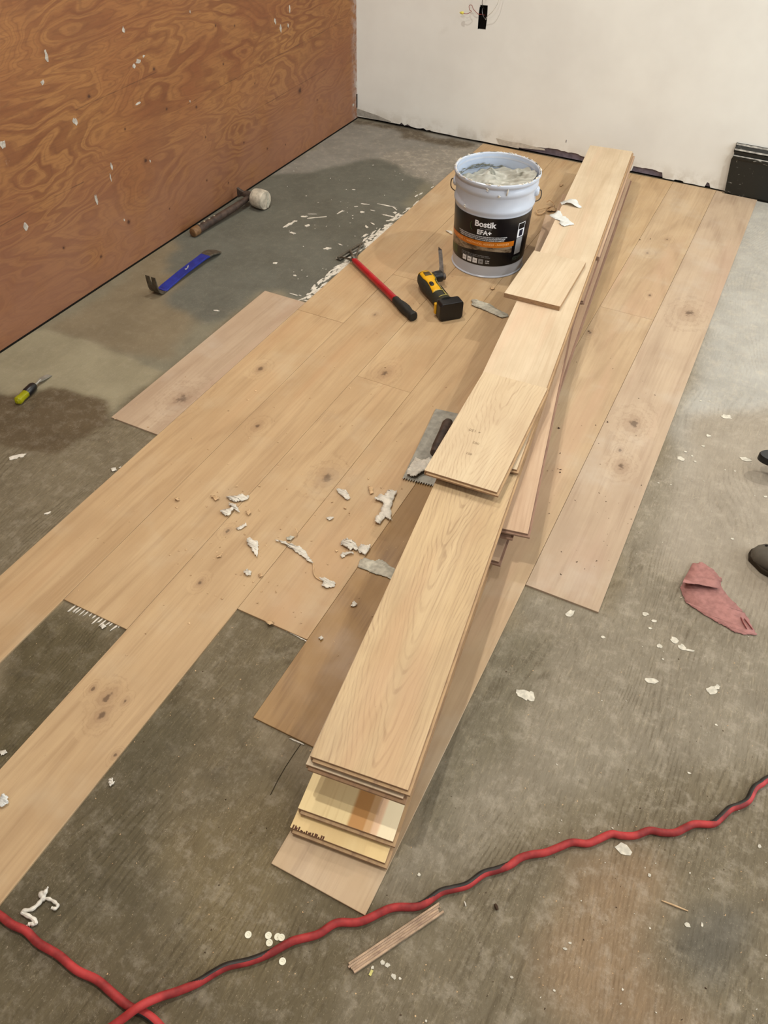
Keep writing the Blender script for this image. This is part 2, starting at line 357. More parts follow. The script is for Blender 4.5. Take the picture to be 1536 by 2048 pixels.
def pasty():
    k = N('grey_adhesive_paste', .38, .5); n = k.noise(k.vmath('MULTIPLY', k.obj(), (9, 26, 26)), 1, 4, .55, 1.2); c = k.mix(k.ramp(n, .3, .6), srgb('#8f8f84'), srgb('#aeaea3'))
    n2 = k.noise(k.vmath('MULTIPLY', k.obj(), (8, 30, 12)), 1, 3, .5, 1.0); k.color(k.mix(k.ramp(n2, .60, .68, 0, .8), c, srgb('#5c5d50'))); k.bump(k.noise(k.obj(), 60, 3), .3, .001); return k.m
M['paste'] = pasty()
M['paste_dark'] = plain('dried_dark_paste', '#6b6c5f', .5, .4, var=.2)
M['red'] = plain('red_enamel', '#a81620', .3, .5, var=.12, scale=20)
M['red_cord'] = plain('red_rubber_sheath', '#ad3836', .6, .3, var=.3, scale=26, bump=.2)
M['black_cord'] = plain('black_rubber_sheath', '#2b2520', .5, .4, var=.3, scale=45)
M['rubber'] = plain('black_rubber', '#22221e', .6, .35, var=.15, scale=90, bump=.2)
M['dark_rubber'] = plain('dark_grey_rubber', '#34352d', .65, .3, var=.12, scale=120, bump=.25)
M['black_plastic'] = plain('black_plastic', '#0d0d0f', .35, .5, var=.1)
M['yellow'] = plain('yellow_plastic', '#dba510', .4, .45, var=.08, scale=30)
M['ink_brown'] = plain('dark_print', '#4a3a12', .5, .4)
M['blue'] = plain('blue_enamel', '#1a2c86', .35, .5, var=.18, scale=40)
M['pale_wrap'] = plain('dirty_white_rubber', '#c9bfab', .7, .3, var=.22, scale=40, bump=.3)
M['handle_wood'] = plain('dark_worn_wood', '#4d3d33', .6, .35, var=.3, scale=45)
M['handle_end'] = plain('worn_handle_end', '#7b5a38', .6, .35, var=.2, scale=80)
M['tape'] = plain('yellowed_tape', '#a8977c', .6, .3, var=.1)
M['pink_paper'] = plain('pink_sandpaper', '#a67770', .9, .15, var=.13, scale=70, bump=.35)
M['pink_edge'] = plain('sandpaper_dark_fold', '#7a3a36', .9, .15, var=.1)
M['scrap'] = plain('dried_white_adhesive', '#d6cfc0', .6, .35, var=.12, scale=60, bump=.4)
M['scrap_grey'] = plain('dried_grey_adhesive', '#c2bdab', .65, .3, var=.16, scale=90, bump=.5)
M['scrap_tan'] = plain('tan_adhesive_crumb', '#cfae84', .65, .3, var=.15, scale=60)
M['paper_white'] = plain('white_peeled_film', '#d3d3cc', .55, .35, var=.06, scale=30)
M['white_disc'] = plain('white_plastic_disc', '#e0dcc4', .5, .4, var=.05)
M['shoe'] = plain('grey_foam_clog', '#5c564b', .7, .3, var=.12, scale=30, bump=.15)
M['shoe_dark'] = plain('dark_clog_sole', '#33291c', .75, .25, var=.12)
M['trouser'] = plain('dark_work_trousers', '#2a2c33', .9, .15)
M['dark_wood'] = plain('dark_wood_chip', '#4b3828', .8, .2, var=.2)
def clear(name, hexc):
    k = N(name, .12, .5); k.b.inputs['Base Color'].default_value = srgb(hexc); k.b.inputs['Transmission Weight'].default_value = .55; k.b.inputs['IOR'].default_value = 1.45
    return k.m
M['acetate'] = clear('yellow_green_acetate', '#b3b116')

# ------------------------------------------------------------------ floor: painted subfloor sheet + laid planks
def px_poly(pts): return np.array([at(x, y, 0)[:2] for x, y in pts])
def inside(poly, X, Y):
    r = np.zeros(X.shape, bool); n = len(poly); j = n-1
    for i in range(n):
        xi, yi = poly[i]; xj, yj = poly[j]
        c = ((yi > Y) != (yj > Y)) & (X < (xj-xi)*(Y-yi)/(yj-yi+1e-12)+xi); r ^= c; j = i
    return r
def build_floor():
    x = np.arange(-.02, 3.3, .0125); y = np.arange(-4.6, .04, .0125)
    X, Y = np.meshgrid(x, y); ny, nx = X.shape
    rng = np.random.default_rng(3)
    def vn(sc):
        g = rng.random((int(5*sc)+3, int(5*sc)+3)); a = (X+.1)*sc; b = (Y+4.7)*sc
        i = a.astype(int); j = b.astype(int); u = a-i; v = b-j; u = u*u*(3-2*u); v = v*v*(3-2*v)
        return (g[j, i]*(1-u)+g[j, i+1]*u)*(1-v)+(g[j+1, i]*(1-u)+g[j+1, i+1]*u)*v
    wx = (vn(9)-.5)*.05+(vn(27)-.5)*.025; wy = (vn(9)-.5)*.05+(vn(27)-.5)*.025
    tint = np.zeros(X.shape+(3,)); tint[:] = srgb('#7b705b')[:3]
    kinds = np.zeros(X.shape+(3,)); kinds[..., 0] = 1.0; kinds[..., 1] = .25; kinds[..., 2] = .15
    def blur(mk, n):
        mk = mk.astype(float)
        for _ in range(n):
            p = np.pad(mk, 1, mode='edge'); mk = (p[:-2, 1:-1]+p[2:, 1:-1]+p[1:-1, :-2]+p[1:-1, 2:]+2*p[1:-1, 1:-1])/6
        return mk
    def paint(pts, col=None, kd=None, soft=2, warp=1.0, amt=1.0):
        nonlocal tint, kinds
        mk = blur(inside(px_poly(pts), X+wx*warp, Y+wy*warp), soft)[..., None]*amt
        if col: tint = tint*(1-mk)+np.array(srgb(col)[:3])*mk
        if kd: kinds = kinds*(1-mk)+np.array(kd)*mk
    # weathered wood, right-hand side
    paint([(1500, 380), (1700, 400), (1900, 1200), (1900, 2300), (560, 2300), (740, 1820), (1060, 1170), (1210, 1230)], '#817867', (1, .5, .1), 3)
    paint([(1500, 380), (1800, 380), (1900, 900), (1400, 1000), (1350, 850)], '#a3a097', (.35, .7, .1), 14)
    paint([(1380, 820), (1900, 800), (1900, 1400), (1330, 1150)], '#958b7b', (.5, .45, .1), 10)
    paint([(700, 1850), (1200, 1560), (1900, 1450), (1900, 2300), (600, 2300)], '#6f6551', (1, .5, .25), 12)
    paint([(1180, 1720), (1330, 1700), (1300, 1900), (1450, 2080), (1150, 2080), (1080, 1900)], '#8f765a', (.8, .6, .1), 14, 1.5, .7)
    paint([(1000, 1250), (1120, 1270), (1010, 1500), (860, 1700), (810, 1640)], '#6f6755', (1, .35, .35), 6)
    paint([(1390, 1780), (1450, 1770), (1480, 1900), (1430, 1960), (1380, 1900)], '#5a564c', (1, .1, 1), 5, 1.5, .8)
    # foreground left
    paint([(-200, 1700), (250, 1257), (510, 1437), (760, 1840), (560, 2300), (-300, 2300)], '#5f5540', (.9, .35, .3), 4)
    paint([(240, 1540), (480, 1218), (613, 1283), (510, 1440), (620, 1560), (560, 1680), (300, 1900)], '#695f4a', (1, .35, .35), 8)
    paint([(200, 1500), (330, 1380), (400, 1440), (330, 1560), (230, 1640)], '#57503d', (1, .1, 1), 8, 1.6, .8)
    paint([(330, 1700), (560, 1560), (620, 1700), (560, 1900), (400, 1960)], '#716449', (.9, .45, .1), 12, 1.5, .8)
    paint([(0, 1310), (129, 1200), (250, 1257), (-60, 1600)], '#574e38', (1, .2, .5), 3)
    paint([(-100, 1700), (80, 1720), (300, 1500), (340, 1800), (60, 1960), (-150, 1900)], '#544c39', (.8, .3, .2), 12, 1.5, .8)
    # left band between the dark stain and the laid boards
    paint([(-300, 860), (220, 838), (318, 870), (-100, 1230)], '#6f6551', (1, .3, .15), 2)
    # old levelling compound near the corner
    paint([(-200, 740), (0, 705), (714, 236), (1000, 288), (622, 602), (530, 585), (215, 840), (-200, 900)], '#76715f', (.06, .12, .05), 2, .4)
    paint([(80, 670), (330, 490), (520, 360), (600, 330), (520, 520), (330, 720), (160, 690)], '#776b55', (.08, .1, .05), 10, 1.2)
    paint([(300, 470), (520, 350), (640, 300), (880, 330), (800, 440), (640, 590), (540, 585), (420, 660), (330, 600), (360, 500)], '#5f5e54', (.05, .1, .15), 4, 1.6)
    paint([(540, 345), (714, 238), (1000, 288), (930, 330), (830, 318), (700, 326), (620, 345)], '#7f7b72', (.05, .35, .1), 3, 1.4)
    paint([(800, 300), (990, 285), (880, 385), (830, 350), (760, 318)], '#857f74', (.05, .9, .1), 6, 1.6)
    paint([(716, 236), (960, 290), (945, 300), (860, 286), (760, 258), (700, 240)], '#5d5344', (.1, .4, .7), 2, 1.5)
    paint([(-100, 700), (90, 660), (190, 690), (330, 745), (250, 800), (205, 838), (110, 790), (30, 790), (-100, 740)], '#8a826a', (.1, .15, .02), 1, .5)
    paint([(-250, 760), (20, 790), (110, 772), (215, 800), (218, 842), (108, 913), (-250, 840)], '#574a36', (.45, .25, .3), 1, .25)
    paint([(250, 800), (520, 620), (560, 600), (230, 840)], '#665b45', (.2, .2, .3), 4, 1.4, .7)
    V = np.stack([X.ravel(), Y.ravel(), np.zeros(X.size)], 1)
    idx = np.arange(X.size).reshape(ny, nx)
    F = np.stack([idx[:-1, :-1], idx[:-1, 1:], idx[1:, 1:], idx[1:, :-1]], -1).reshape(-1, 4)
    me = bpy.data.meshes.new('floor'); me.vertices.add(len(V)); me.vertices.foreach_set('co', V.ravel())
    me.loops.add(F.size); me.loops.foreach_set('vertex_index', F.ravel()); me.polygons.add(len(F))
    me.polygons.foreach_set('loop_start', np.arange(0, F.size, 4)); me.polygons.foreach_set('loop_total', np.full(len(F), 4))
    for nm, arr in (('tint', tint), ('kinds', kinds)):
        a = me.attributes.new(nm, 'FLOAT_COLOR', 'POINT'); a.data.foreach_set('color', np.concatenate([arr.reshape(-1, 3), np.ones((X.size, 1))], 1).ravel())
    me.update(); me.validate(); me.materials.append(M['subfloor'])
    o = bpy.data.objects.new('floor', me); COL.objects.link(o); tag(o, kind='structure'); return o
floor = build_floor()
# floor beyond the view (plain weathered boards)
fm = MB(); fm.box(3.2, 6, -6.5, .03, -.06, -.0005).box(-.02, 3.2, -6.5, -4.55, -.06, -.0005)
o = fm.build('floor', plain('far_subfloor', '#857b68', .85, .2)); tag(o, kind='structure')

PT = .005   # laid planks stand this much proud of the old floor
X0 = [.545, .7165, .902, 1.0895, 1.2785, 1.468, 1.6605, 1.8545, 2.036]
ROWS = [(0, [(-2.567, -1.732)], 'laid_pink'), (1, [(-4.45, -1.787), (-1.787, -.004)], 'laid'), (2, [(-3.150, -1.40), (-1.40, -.004)], 'laid'),
        (3, [(-4.45, -2.038), (-2.038, -.004)], 'laid'), (4, [(-2.985, -.95), (-.95, -.004)], 'laid'), (5, [(-3.205, -1.9), (-1.9, -.004)], 'laid_gold_shaded'),
        (6, [(-3.438, -1.249), (-1.249, -.004)], 'laid_mid'), (7, [(-2.602, -.004)], 'laid_pink')]
for i, segs, mat in ROWS:
    for (a, b) in segs:
        g = .0004; wd = X0[i+1]-X0[i]-2*g; L = b-a-2*g
        mb = MB().box(-wd/2, wd/2, -L/2, L/2, -.004, PT+random.uniform(-.0003, .0003))
        mm = mat
        if i == 5 and b > -.1: mm = 'laid'
        mb.build('plank', M[mm], floor, bevel=.0006, seg=1, loc=((X0[i]+X0[i+1])/2, (a+b)/2, 0))

# seams between the old subfloor sheets, cut as shallow dark grooves
def groove(pts, wdt=.003):
    P = [at(x, y, 0) for x, y in pts]; mb = MB()
    for a, b in zip(P[:-1], P[1:]):
        d = (b-a).normalized(); nrm = Vector((-d.y, d.x, 0))*wdt/2; z = Vector((0, 0, .0006))
        mb.add([a-nrm+z, b-nrm+z, b+nrm+z, a+nrm+z], [(0, 1, 2, 3)])
    return mb
for pts in ([(602, 1488), (588, 1508), (571, 1534), (556, 1560), (541, 1590)],):
    groove(pts, .0016).build('seam', plain('dark_seam', '#3a3226', .9, .1), floor)

# ------------------------------------------------------------------ walls
wl = MB().box(-.10, 0, -6.5, .1, .004, 2.75).build('wall_left', M['wall_ply']); tag(wl, kind='structure')
MB().box(-.02, .0035, -6.5, 0, -.003, .005).build('gap', M['black'], wl)
# white paint flecks stuck to the plywood, one part
def on_left(px, py):
    d = _fw*FPX + _r*(px-768) - _u*(py-1024); p = CAM + d*(-CAM.x/d.x); return p.y, p.z
wf = MB(); Rw = random.Random(4)
for (px, py, a_, b_) in [(550, 42, 5, 7), (561, 57, 5, 9), (579, 18, 3, 11), (576, 51, 3, 6), (93, 112, 5, 9), (85, 165, 5, 6), (247, 60, 4, 6), (276, 122, 8, 5), (268, 132, 5, 4), (287, 112, 4, 3), (276, 207, 8, 3), (223, 333, 3, 9), (221, 355, 2, 8), (192, 398, 4, 12), (52, 455, 6, 9), (248, 440, 2, 4), (300, 322, 2, 3), (6, 290, 7, 9), (150, 243, 6, 7), (380, 203, 2, 3), (380, 24, 2, 3), (706, 210, 6, 5), (712, 170, 3, 12)]:
    y, z = on_left(px, py); s1 = .0016
    pts = [(y+a_*s1*math.cos(t)*Rw.uniform(.5, 1.25), z+b_*s1*math.sin(t)*Rw.uniform(.5, 1.25)) for t in [2*math.pi*i/9 for i in range(9)]]
    n0 = len(pts); wf.add([(0.0, q[0], q[1]) for q in pts]+[(.0009, q[0], q[1]) for q in pts], [tuple(range(n0, 2*n0))]+[(i, (i+1) % n0, (i+1) % n0+n0, i+n0) for i in range(n0)])
o = wf.build('paint_spot', plain('dull_white_paint_fleck', '#b9b0a2', .7, .3, var=.2, scale=90), wl); tag(o, kind='stuff')
# back wall: painted board with a torn lower edge, an old mauve layer behind it, dark gap below
def jag(x0, x1, z0, z1, n, amp):
    return [(x0+(x1-x0)*i/n, z0+(z1-z0)*i/n+random.uniform(-amp, amp)) for i in range(n+1)]
low = jag(0, .25, .012, .014, 5, .001)+jag(.26, .42, .018, .014, 9, .006)+jag(.43, .90, .011, .012, 10, .0015)+jag(.905, .95, .020, .026, 3, .002)+jag(.96, 1.05, .032, .040, 5, .002) + \
    jag(1.06, 1.20, .044, .040, 8, .003)+jag(1.205, 1.23, .036, .034, 2, .001)+jag(1.24, 1.46, .012, .012, 3, .001)+jag(1.465, 1.50, .036, .036, 2, .001)+jag(1.505, 1.60, .038, .034, 6, .003) + \
    jag(1.608, 1.66, .010, .010, 3, .001)+jag(1.665, 1.70, .015, .014, 3, .001)+jag(1.705, 1.80, .009, .009, 4, .001)+[(1.805, .03), (1.815, .028), (1.825, .01), (1.9, .008), (6.0, .008)]
outer = [(6.0, 2.75), (0, 2.75)]
hole = [(.630, .490), (.669, .492), (.671, .54), (.668, .588), (.6305, .586), (.6285, .55)]
def slab_y(loops, y0, y1, name, mat, parent=None):
    P = [Vector((x, z, 0)) for lp in loops for x, z in lp]; tr = tessellate_polygon([[Vector((x, z, 0)) for x, z in lp] for lp in loops])
    n = len(P); v = [(p.x, y0, p.y) for p in P]+[(p.x, y1, p.y) for p in P]
    f = [tuple(t) for t in tr]+[tuple(n+i for i in t) for t in tr]; b = 0
    for lp in loops:
        f += [(b+i, b+(i+1) % len(lp), n+b+(i+1) % len(lp), n+b+i) for i in range(len(lp))]; b += len(lp)
    o = mesh(name, v, f, mat, parent); bm = bmesh.new(); bm.from_mesh(o.data); bmesh.ops.recalc_face_normals(bm, faces=bm.faces); bm.to_mesh(o.data); bm.free(); return o
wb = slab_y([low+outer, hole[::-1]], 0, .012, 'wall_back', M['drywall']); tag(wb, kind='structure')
hz = MB()
for (a, b, c, d) in [(-.1, .626, .0, 2.75), (.674, 6, .0, 2.75)]: hz.box(a, b, .0125, .02, .009, d)
hz.box(.626, .674, .0125, .02, .009, .486).box(.626, .674, .0125, .02, .592, 2.75)
hz.build('old_wall_layer', M['mauve'], wb)
MB().box(-.1, 6, .02, .08, -.01, 2.75).build('gap', M['black'], wb)
# loose patch of board joint near the floor and a scuff
MB().prism([(x, z) for x, z in [(.78, .040), (.86, .037), (.90, .040), (1.03, .034), (1.035, .028), (.92, .018), (.80, .014)]], 0, .0012).build('filler_patch', plain('skim_patch', '#c3bcae', .8, .2), wb, loc=(0, 0, 0), rot=(math.pi/2, 0, 0))
MB().prism([(0.0, .050), (.12, .036), (.20, .020), (.20, .016), (0, .016)], 0, .0012).build('filler_patch', plain('dusty_edge', '#a39e93', .85, .2), wb, rot=(math.pi/2, 0, 0))
MB().box(1.128, 1.1305, -.001, 0, .082, .094).build('scuff', M['mauve'], wb)
ce = MB().box(-.1, 6, -6.5, .1, 2.72, 2.8).build('ceiling', M['ceiling']); tag(ce, kind='structure')
for (p, e), wh in zip(LAMPS, ('above the board stack', 'near the plywood wall', 'near the cream wall', 'above the right-hand floor', 'above the near floor')):
    t = empty('ceiling_downlight', (p[0], p[1], 2.72), 0, 'round recessed ceiling downlight '+wh, 'lamp', 'recessed ceiling downlights')
    rg = []
    for (r, z) in ((.062, 0), (.085, 0), (.085, -.006), (.062, -.006), (.062, 0)): rg.append([(r*math.cos(a*math.pi/12), r*math.sin(a*math.pi/12), z) for a in range(24)])
    MB().loft(rg, caps=False).build('trim_ring', M['ceiling'], t, smooth=True)

# corner: black trim fleck
MB().box(.0005, .0035, -.006, -.001, .055, .12).build('corner_gap', M['black'], wb)

# electrical box with wires
eb = empty('electrical_box', (.65, 0, .54), 0, 'black open wall box with loose wires set in the cream wall', 'electrical box')
bx = MB(); x0, x1, z0, z1 = -.022, .022, -.052, .052
bx.box(x0, x1, .055, .057, z0, z1).box(x0, x0+.002, .0, .057, z0, z1).box(x1-.002, x1, .0, .057, z0, z1).box(x0, x1, 0, .057, z0, z0+.002).box(x0, x1, 0, .057, z1-.002, z1)
bx.build('box_shell', M['black_plastic'], eb, loc=(0, .0005, 0))
def wire(name, pts, r, mat, parent, n=7):
    return MB().loft(tube_rings(spline(pts, 6), r, n)).build(name, mat, parent, smooth=True)
wire('wire', [(.010, .03, .0), (-.008, .01, .008), (-.02, -.008, .012), (-.040, -.02, .03), (-.050, -.022, .045), (-.062, -.022, .042), (-.058, -.024, .027), (-.048, -.026, .022), (-.066, -.03, .012), (-.085, -.03, .012)], .0012, plain('red_wire', '#8c3a34', .5), eb)
cn = MB().loft([[Vector((-.084-.018*i/5, -.03, .0125))+Vector((0, r*math.cos(a*math.pi/5), r*math.sin(a*math.pi/5))) for a in range(10)] for i, r in enumerate((.0055, .006, .0058, .005, .004, .002))])
tag(cn.build('wire_nut', plain('yellow_wire_nut', '#e4dc62', .5), eb, smooth=True), 'pale yellow twist-on wire nut')
wire('wire', [(0, .03, .02), (-.006, -.008, .05), (.0, -.02, .085), (.012, -.024, .12), (.02, -.02, .17)], .0013, M['wire'], eb)
wire('wire', [(.01, .03, -.01), (.018, -.012, -.004), (.03, -.022, .012), (.055, -.03, .035), (.075, -.03, .07), (.085, -.03, .12)], .0011, plain('pale_wire', '#c9c4b6', .5), eb)
wire('wire', [(.005, .04, .04), (-.012, .02, .03), (-.004, .005, .01), (.004, .02, -.01)], .0012, M['ink_grey'], eb)

# baseboard end at the right
bb = empty('baseboard_back', (1.873, 0, 0)); tag(bb, kind='structure')
prof = [(0, .002), (-.017, .002), (-.019, .010), (-.017, .150), (-.021, .158), (-.021, .166), (-.012, .172), (-.012, .184), (-.017, .190), (-.017, .198), (-.008, .208), (-.006, .214), (0, .216)]
k1 = MB(); xs = [0, .02, .2, .9, 2.5]
def bedge(z, y): return .018*(1-z/.216)+.003*math.sin(z*160)+.002*math.sin(z*410)
k1.loft([[(x+(bedge(z, y) if x == 0 else 0)-0.0, y, z) for (y, z) in prof] for x in xs]).build('board', M['worn_black'], bb)
for (z, yy, h) in ((.2125, -.0085, .006), (.194, -.0182, .006), (.168, -.0185, .005)):
    MB().box(.003, 2.4, yy-.0008, yy+.002, z-h/2, z+h/2).build('worn_edge', M['worn_white'], bb)
MB().box(.010, 2.4, -.0205, -.017, .002, .006).build('worn_edge', M['black'], bb)

# ------------------------------------------------------------------ the stack of loose boards
BW, BT = .188, .015
def board(z, rpx, ang, L, mat, label, core='core', tongue=True, w=BW, t=BT, left_off=0, name='floorboard', group='loose oak boards in the stack'):
    """rpx: photograph place of the near right top corner; ang: lean of the board to the left in radians"""
    p = at(rpx[0], rpx[1], z+t) if isinstance(rpx, tuple) else rpx
    h = t/3
    mb = MB()
    if tongue:
        mb.box(-w, 0, 0, L, 2*h, t, 0); mb.box(-w+.006, .006, -.006, L-.006, h*1.05, 2*h, 1); mb.box(-w, -.0005, .0005, L, 0, h*1.05, 1)
    else: mb.box(-w, 0, 0, L, 0, t, 0)
    o = mb.build(name, [M[mat], M[core]], None, bevel=.0005, seg=1, loc=(p.x, p.y, z), rot=(0, 0, ang))
    # side faces of the top veneer show the plywood core
    for f in o.data.polygons:
        if abs(f.normal.z) < .5: f.material_index = 1
    tag(o, label, 'board', group)
    return o
Z = lambda k: PT+.0006+.0152*k
TA = .118
board(Z(0), (770, 1727), .12, 1.25, 'under', 'lowest loose board of the stack, pale birch underside up with a chipped dark front edge')
board(Z(1), (786, 1684), .135, 1.25, 'striped', 'second lowest loose board, cream and tan striped underside up, lying on the chipped one')
board(Z(2), (998, 1124), .115, 2.0, 'board_rose', 'board low in the stack, its dark striped end tucked under the long board', core='core_rose')
board(Z(3), (985, 1095), .117, 2.2, 'board_rose', 'buried board fourth from the bottom of the stack, only its right edge showing', core='core_rose')
board(Z(4), at(1111, 809, Z(5))+Vector((.055, -.52, 0)), .117, 2.25, 'board_rose', 'board sticking out furthest right at the middle of the stack side below a dark slot', core='core_rose')
board(Z(5), (1022, 1072), .15, 2.0, 'board_rose', 'skewed board just below the rosy skewed one, dark end peeking from beneath it', core='core_rose')
board(Z(6), (1056, 1068), .190, 1.75, 'board_rose', 'rosy skewed board fanned out to the right of the stack with tongue edge showing', core='core_rose')
board(Z(7), (806, 1598), .121, 1.75, 'board_plain', 'board directly beneath the long top near board, sticking out a finger further to the front')
pB4 = board(Z(8), (816, 1581), .1235, 1.75, 'board_near', 'long near top board with bold cathedral grain reaching the front of the stack')
lb = board(Z(9), at(1172, 560, Z(10)), .1165, 1.32, 'board_plain', 'long far top board with small dark knot, reaching up to the back wall')
lb.location += lb.rotation_euler.to_matrix() @ Vector((0, -1.02, 0)); 
lb2 = [c for c in [lb]]
import math as _m
# replace the long board's mesh with its true length
me = lb.data
for v in me.vertices:
    if v.co.y > .6: v.co.y += .92
F = at(1270, 312, Z(9)); board(Z(8), F+(Matrix.Rotation(TA, 3, 'Z') @ Vector((0, -1.0, 0))), TA, 1.0, 'board_rose', 'board end poking out right under the far top board near the back wall', core='core_rose', tongue=False)
F = at(1262, 378, Z(6)); board(Z(7), F+(Matrix.Rotation(TA, 3, 'Z') @ Vector((-.03, -1.05, 0))), TA, 1.0, 'board_rose', 'buried far board third from the top, only its edge seen by the wall', core='core_rose')
top2 = board(Z(10), (994, 985), .053, .46, 'board', 'short pale offcut on top of the stack with faint grey number stamps')
sm = board(Z(10), (1120, 613), .03, .325, 'board_plain', 'small square-cut offcut lying across the stack beside the pail', tongue=False, w=.187, t=.016, core='core')
# faint stamped numbers on the offcut
def text_mesh(txt, size, mat, name, parent, mtx, extr=0, bold=0, fn=None, align='CENTER'):
    cu = bpy.data.curves.new(name, 'FONT'); cu.body = txt; cu.size = size; cu.align_x = align; cu.align_y = 'CENTER'; cu.offset = bold; cu.resolution_u = 3
    tmp = bpy.data.objects.new('tmp', cu); COL.objects.link(tmp); dg = bpy.context.evaluated_depsgraph_get(); dg.update()
    me = bpy.data.meshes.new_from_object(tmp.evaluated_get(dg)); bpy.data.objects.remove(tmp)
    for v in me.vertices: v.co = fn(v.co) if fn else mtx @ v.co
    me.materials.clear(); me.materials.append(mat); me.update()
    o = bpy.data.objects.new(name, me); COL.objects.link(o); o.parent = parent; return o
stamp = plain('grey_stamp_ink', '#8f7b62', .8, .1)
for (txt, px, py, s) in (('+ 150', 950, 862, .014), ('002', 952, 886, .012), ('801', 938, 907, .011)):
    q = at(px, py, Z(10)+BT+.0004); loc = Matrix.Translation(q) @ Matrix.Rotation(math.pi+.05, 4, 'Z')
    text_mesh(txt, s, stamp, 'stamp', top2, top2.matrix_basis.inverted() @ loc)
# chipped dark spots on the front edge of the lowest board (print on its veneer)
ch = MB(); b1 = bpy.data.objects['floorboard']
for i in range(16):
    x = -.185+.004*i+random.uniform(0, .002); h = random.uniform(.002, .008) if i not in (5, 6) else .002
    ch.box(x, x+.0028, .0002, h, BT, BT+.0004)
ch.build('torn_edge', plain('torn_dark_veneer', '#5b3d30', .9, .1), b1)

# ------------------------------------------------------------------ adhesive pail
PC = Vector((1.177, -1.129, PT+.0005)); RB, RR, HP = .134, .153, .352
pail = empty('adhesive_pail', PC, 0, 'white steel pail of grey adhesive with black and orange label, open at the top', 'bucket')
def rad(z): return RB+(RR-.006-RB)*min(1, z/HP)
def lathe(prof, name, mat, parent, n=72, smooth=True):
    rg = [[(r*math.cos(2*math.pi*j/n), r*math.sin(2*math.pi*j/n), z) for j in range(n)] for r, z in prof]
    return MB().loft(rg, caps=False).build(name, mat, parent, smooth=smooth)
pr = [(.001, .004), (RB-.006, .004), (RB-.004, 0), (RB+.003, 0), (RB+.004, .003), (RB+.0005, .007)]
for z in (.03, .10, .20, .235): pr.append((rad(z), z))
pr += [(rad(.238)+.0005, .240), (rad(.24)+.005, .248), (rad(.25)+.005, .256), (rad(.26)+.0003, .264), (rad(.30), .300), (rad(.305)+.001, .304), (rad(.31)+.005, .311), (rad(.32)+.0055, .320), (rad(.325)+.002, .328), (rad(.33)+.001, .334),
       (rad(.34)+.004, .339), (RR+.001, .342), (RR+.003, .347), (RR+.002, .352), (RR-.002, .3545), (RR-.006, .352), (RR-.0075, .345), (RR-.009, .334)]
lathe(pr, 'pail_body', M['white_pail'], pail)
lathe([(RR-.0075, .348), (RR-.009, .33), (RR-.016, .18), (RR-.02, .10)], 'pail_lining', M['pail_in'], pail)
# paste surface with troweled swirls, banked up to the back right
nr, na = 34, 96; v = []; f = []
def paste_h(x, y):
    r = math.hypot(x, y)/.14; th = math.atan2(y, x)
    h = .314+.024*(x*.75-y*.65)/.14*r+.022*max(0, (x*.85+y*.5)/.14)*r*r
    s = mnoise.noise(Vector((x*9, y*22+x*6, 1.3)))
    h += .020*s+.008*math.sin((y*1.0-x*.25+.02*s)*150)*max(0, 1-r*.4)+.004*mnoise.noise(Vector((x*60, y*60, 2)))
    h += .022*math.exp(-((x+.045)**2+(y-.05)**2)/.0006)
    return min(h, .346)
for i in range(nr+1):
    for j in range(na):
        r = .1385*(i/nr)**.8; a = 2*math.pi*j/na; x, y = r*math.cos(a), r*math.sin(a)
        v.append((x, y, paste_h(x, y)))
for i in range(nr):
    for j in range(na): a = i*na+j; b = i*na+(j+1) % na; f.append((a, b, b+na, a+na))
mesh('paste', v, f, M['paste'], pail, smooth=True)
# smears on the rim and inside
sm_ = MB()
for i in range(60):
    a = random.uniform(0, 2*math.pi); L = random.uniform(.02, .12); rr = RR-.0015+random.uniform(-.002, .003); z = .3535
    pts = [(rr*math.cos(a+L*t), rr*math.sin(a+L*t), z+random.uniform(-.001, .0012)) for t in (0, .25, .5, .75, 1)]
    sm_.loft(tube_rings(pts, [.0006, .002, random.uniform(.002, .0035), .002, .0006], 6))
sm_.build('rim_smear', M['scrap'], pail, smooth=True)['kind'] = 'stuff'
dk = MB()
for i in range(46):
    a = random.uniform(1.6, 3.6) if i < 30 else random.uniform(0, 6.28); z = random.uniform(.306, .318) if i < 30 else .3535; rr = rad(z)-.008 if i < 30 else RR-.002
    pts = [(rr*math.cos(a+.03*t), rr*math.sin(a+.03*t), z+random.uniform(-.002, .002)) for t in range(0, 8, 2)]
    dk.loft(tube_rings(pts, [.0008, random.uniform(.0012, .002), .0016, .0006], 6))
dk.build('dried_paste', M['paste_dark'], pail, smooth=True)['kind'] = 'stuff'
drip = MB()
adir = math.atan2(CAM.y-PC.y, CAM.x-PC.x)
for (da, z0, z1) in ((.28, .345, .318), (-.18, .344, .330), (.1, .32, .312), (-.75, .262, .250)):
    pts = [((rad(z)+.0065)*math.cos(adir+da+.02*math.sin(z*900)), (rad(z)+.0065)*math.sin(adir+da+.02*math.sin(z*900)), z) for z in np.linspace(z0, z1, 5)]
    drip.loft(tube_rings(pts, [.001, .0025, .003, .003, .0012], 6))
drip.build('drip', M['scrap'], pail, smooth=True)['kind'] = 'stuff'
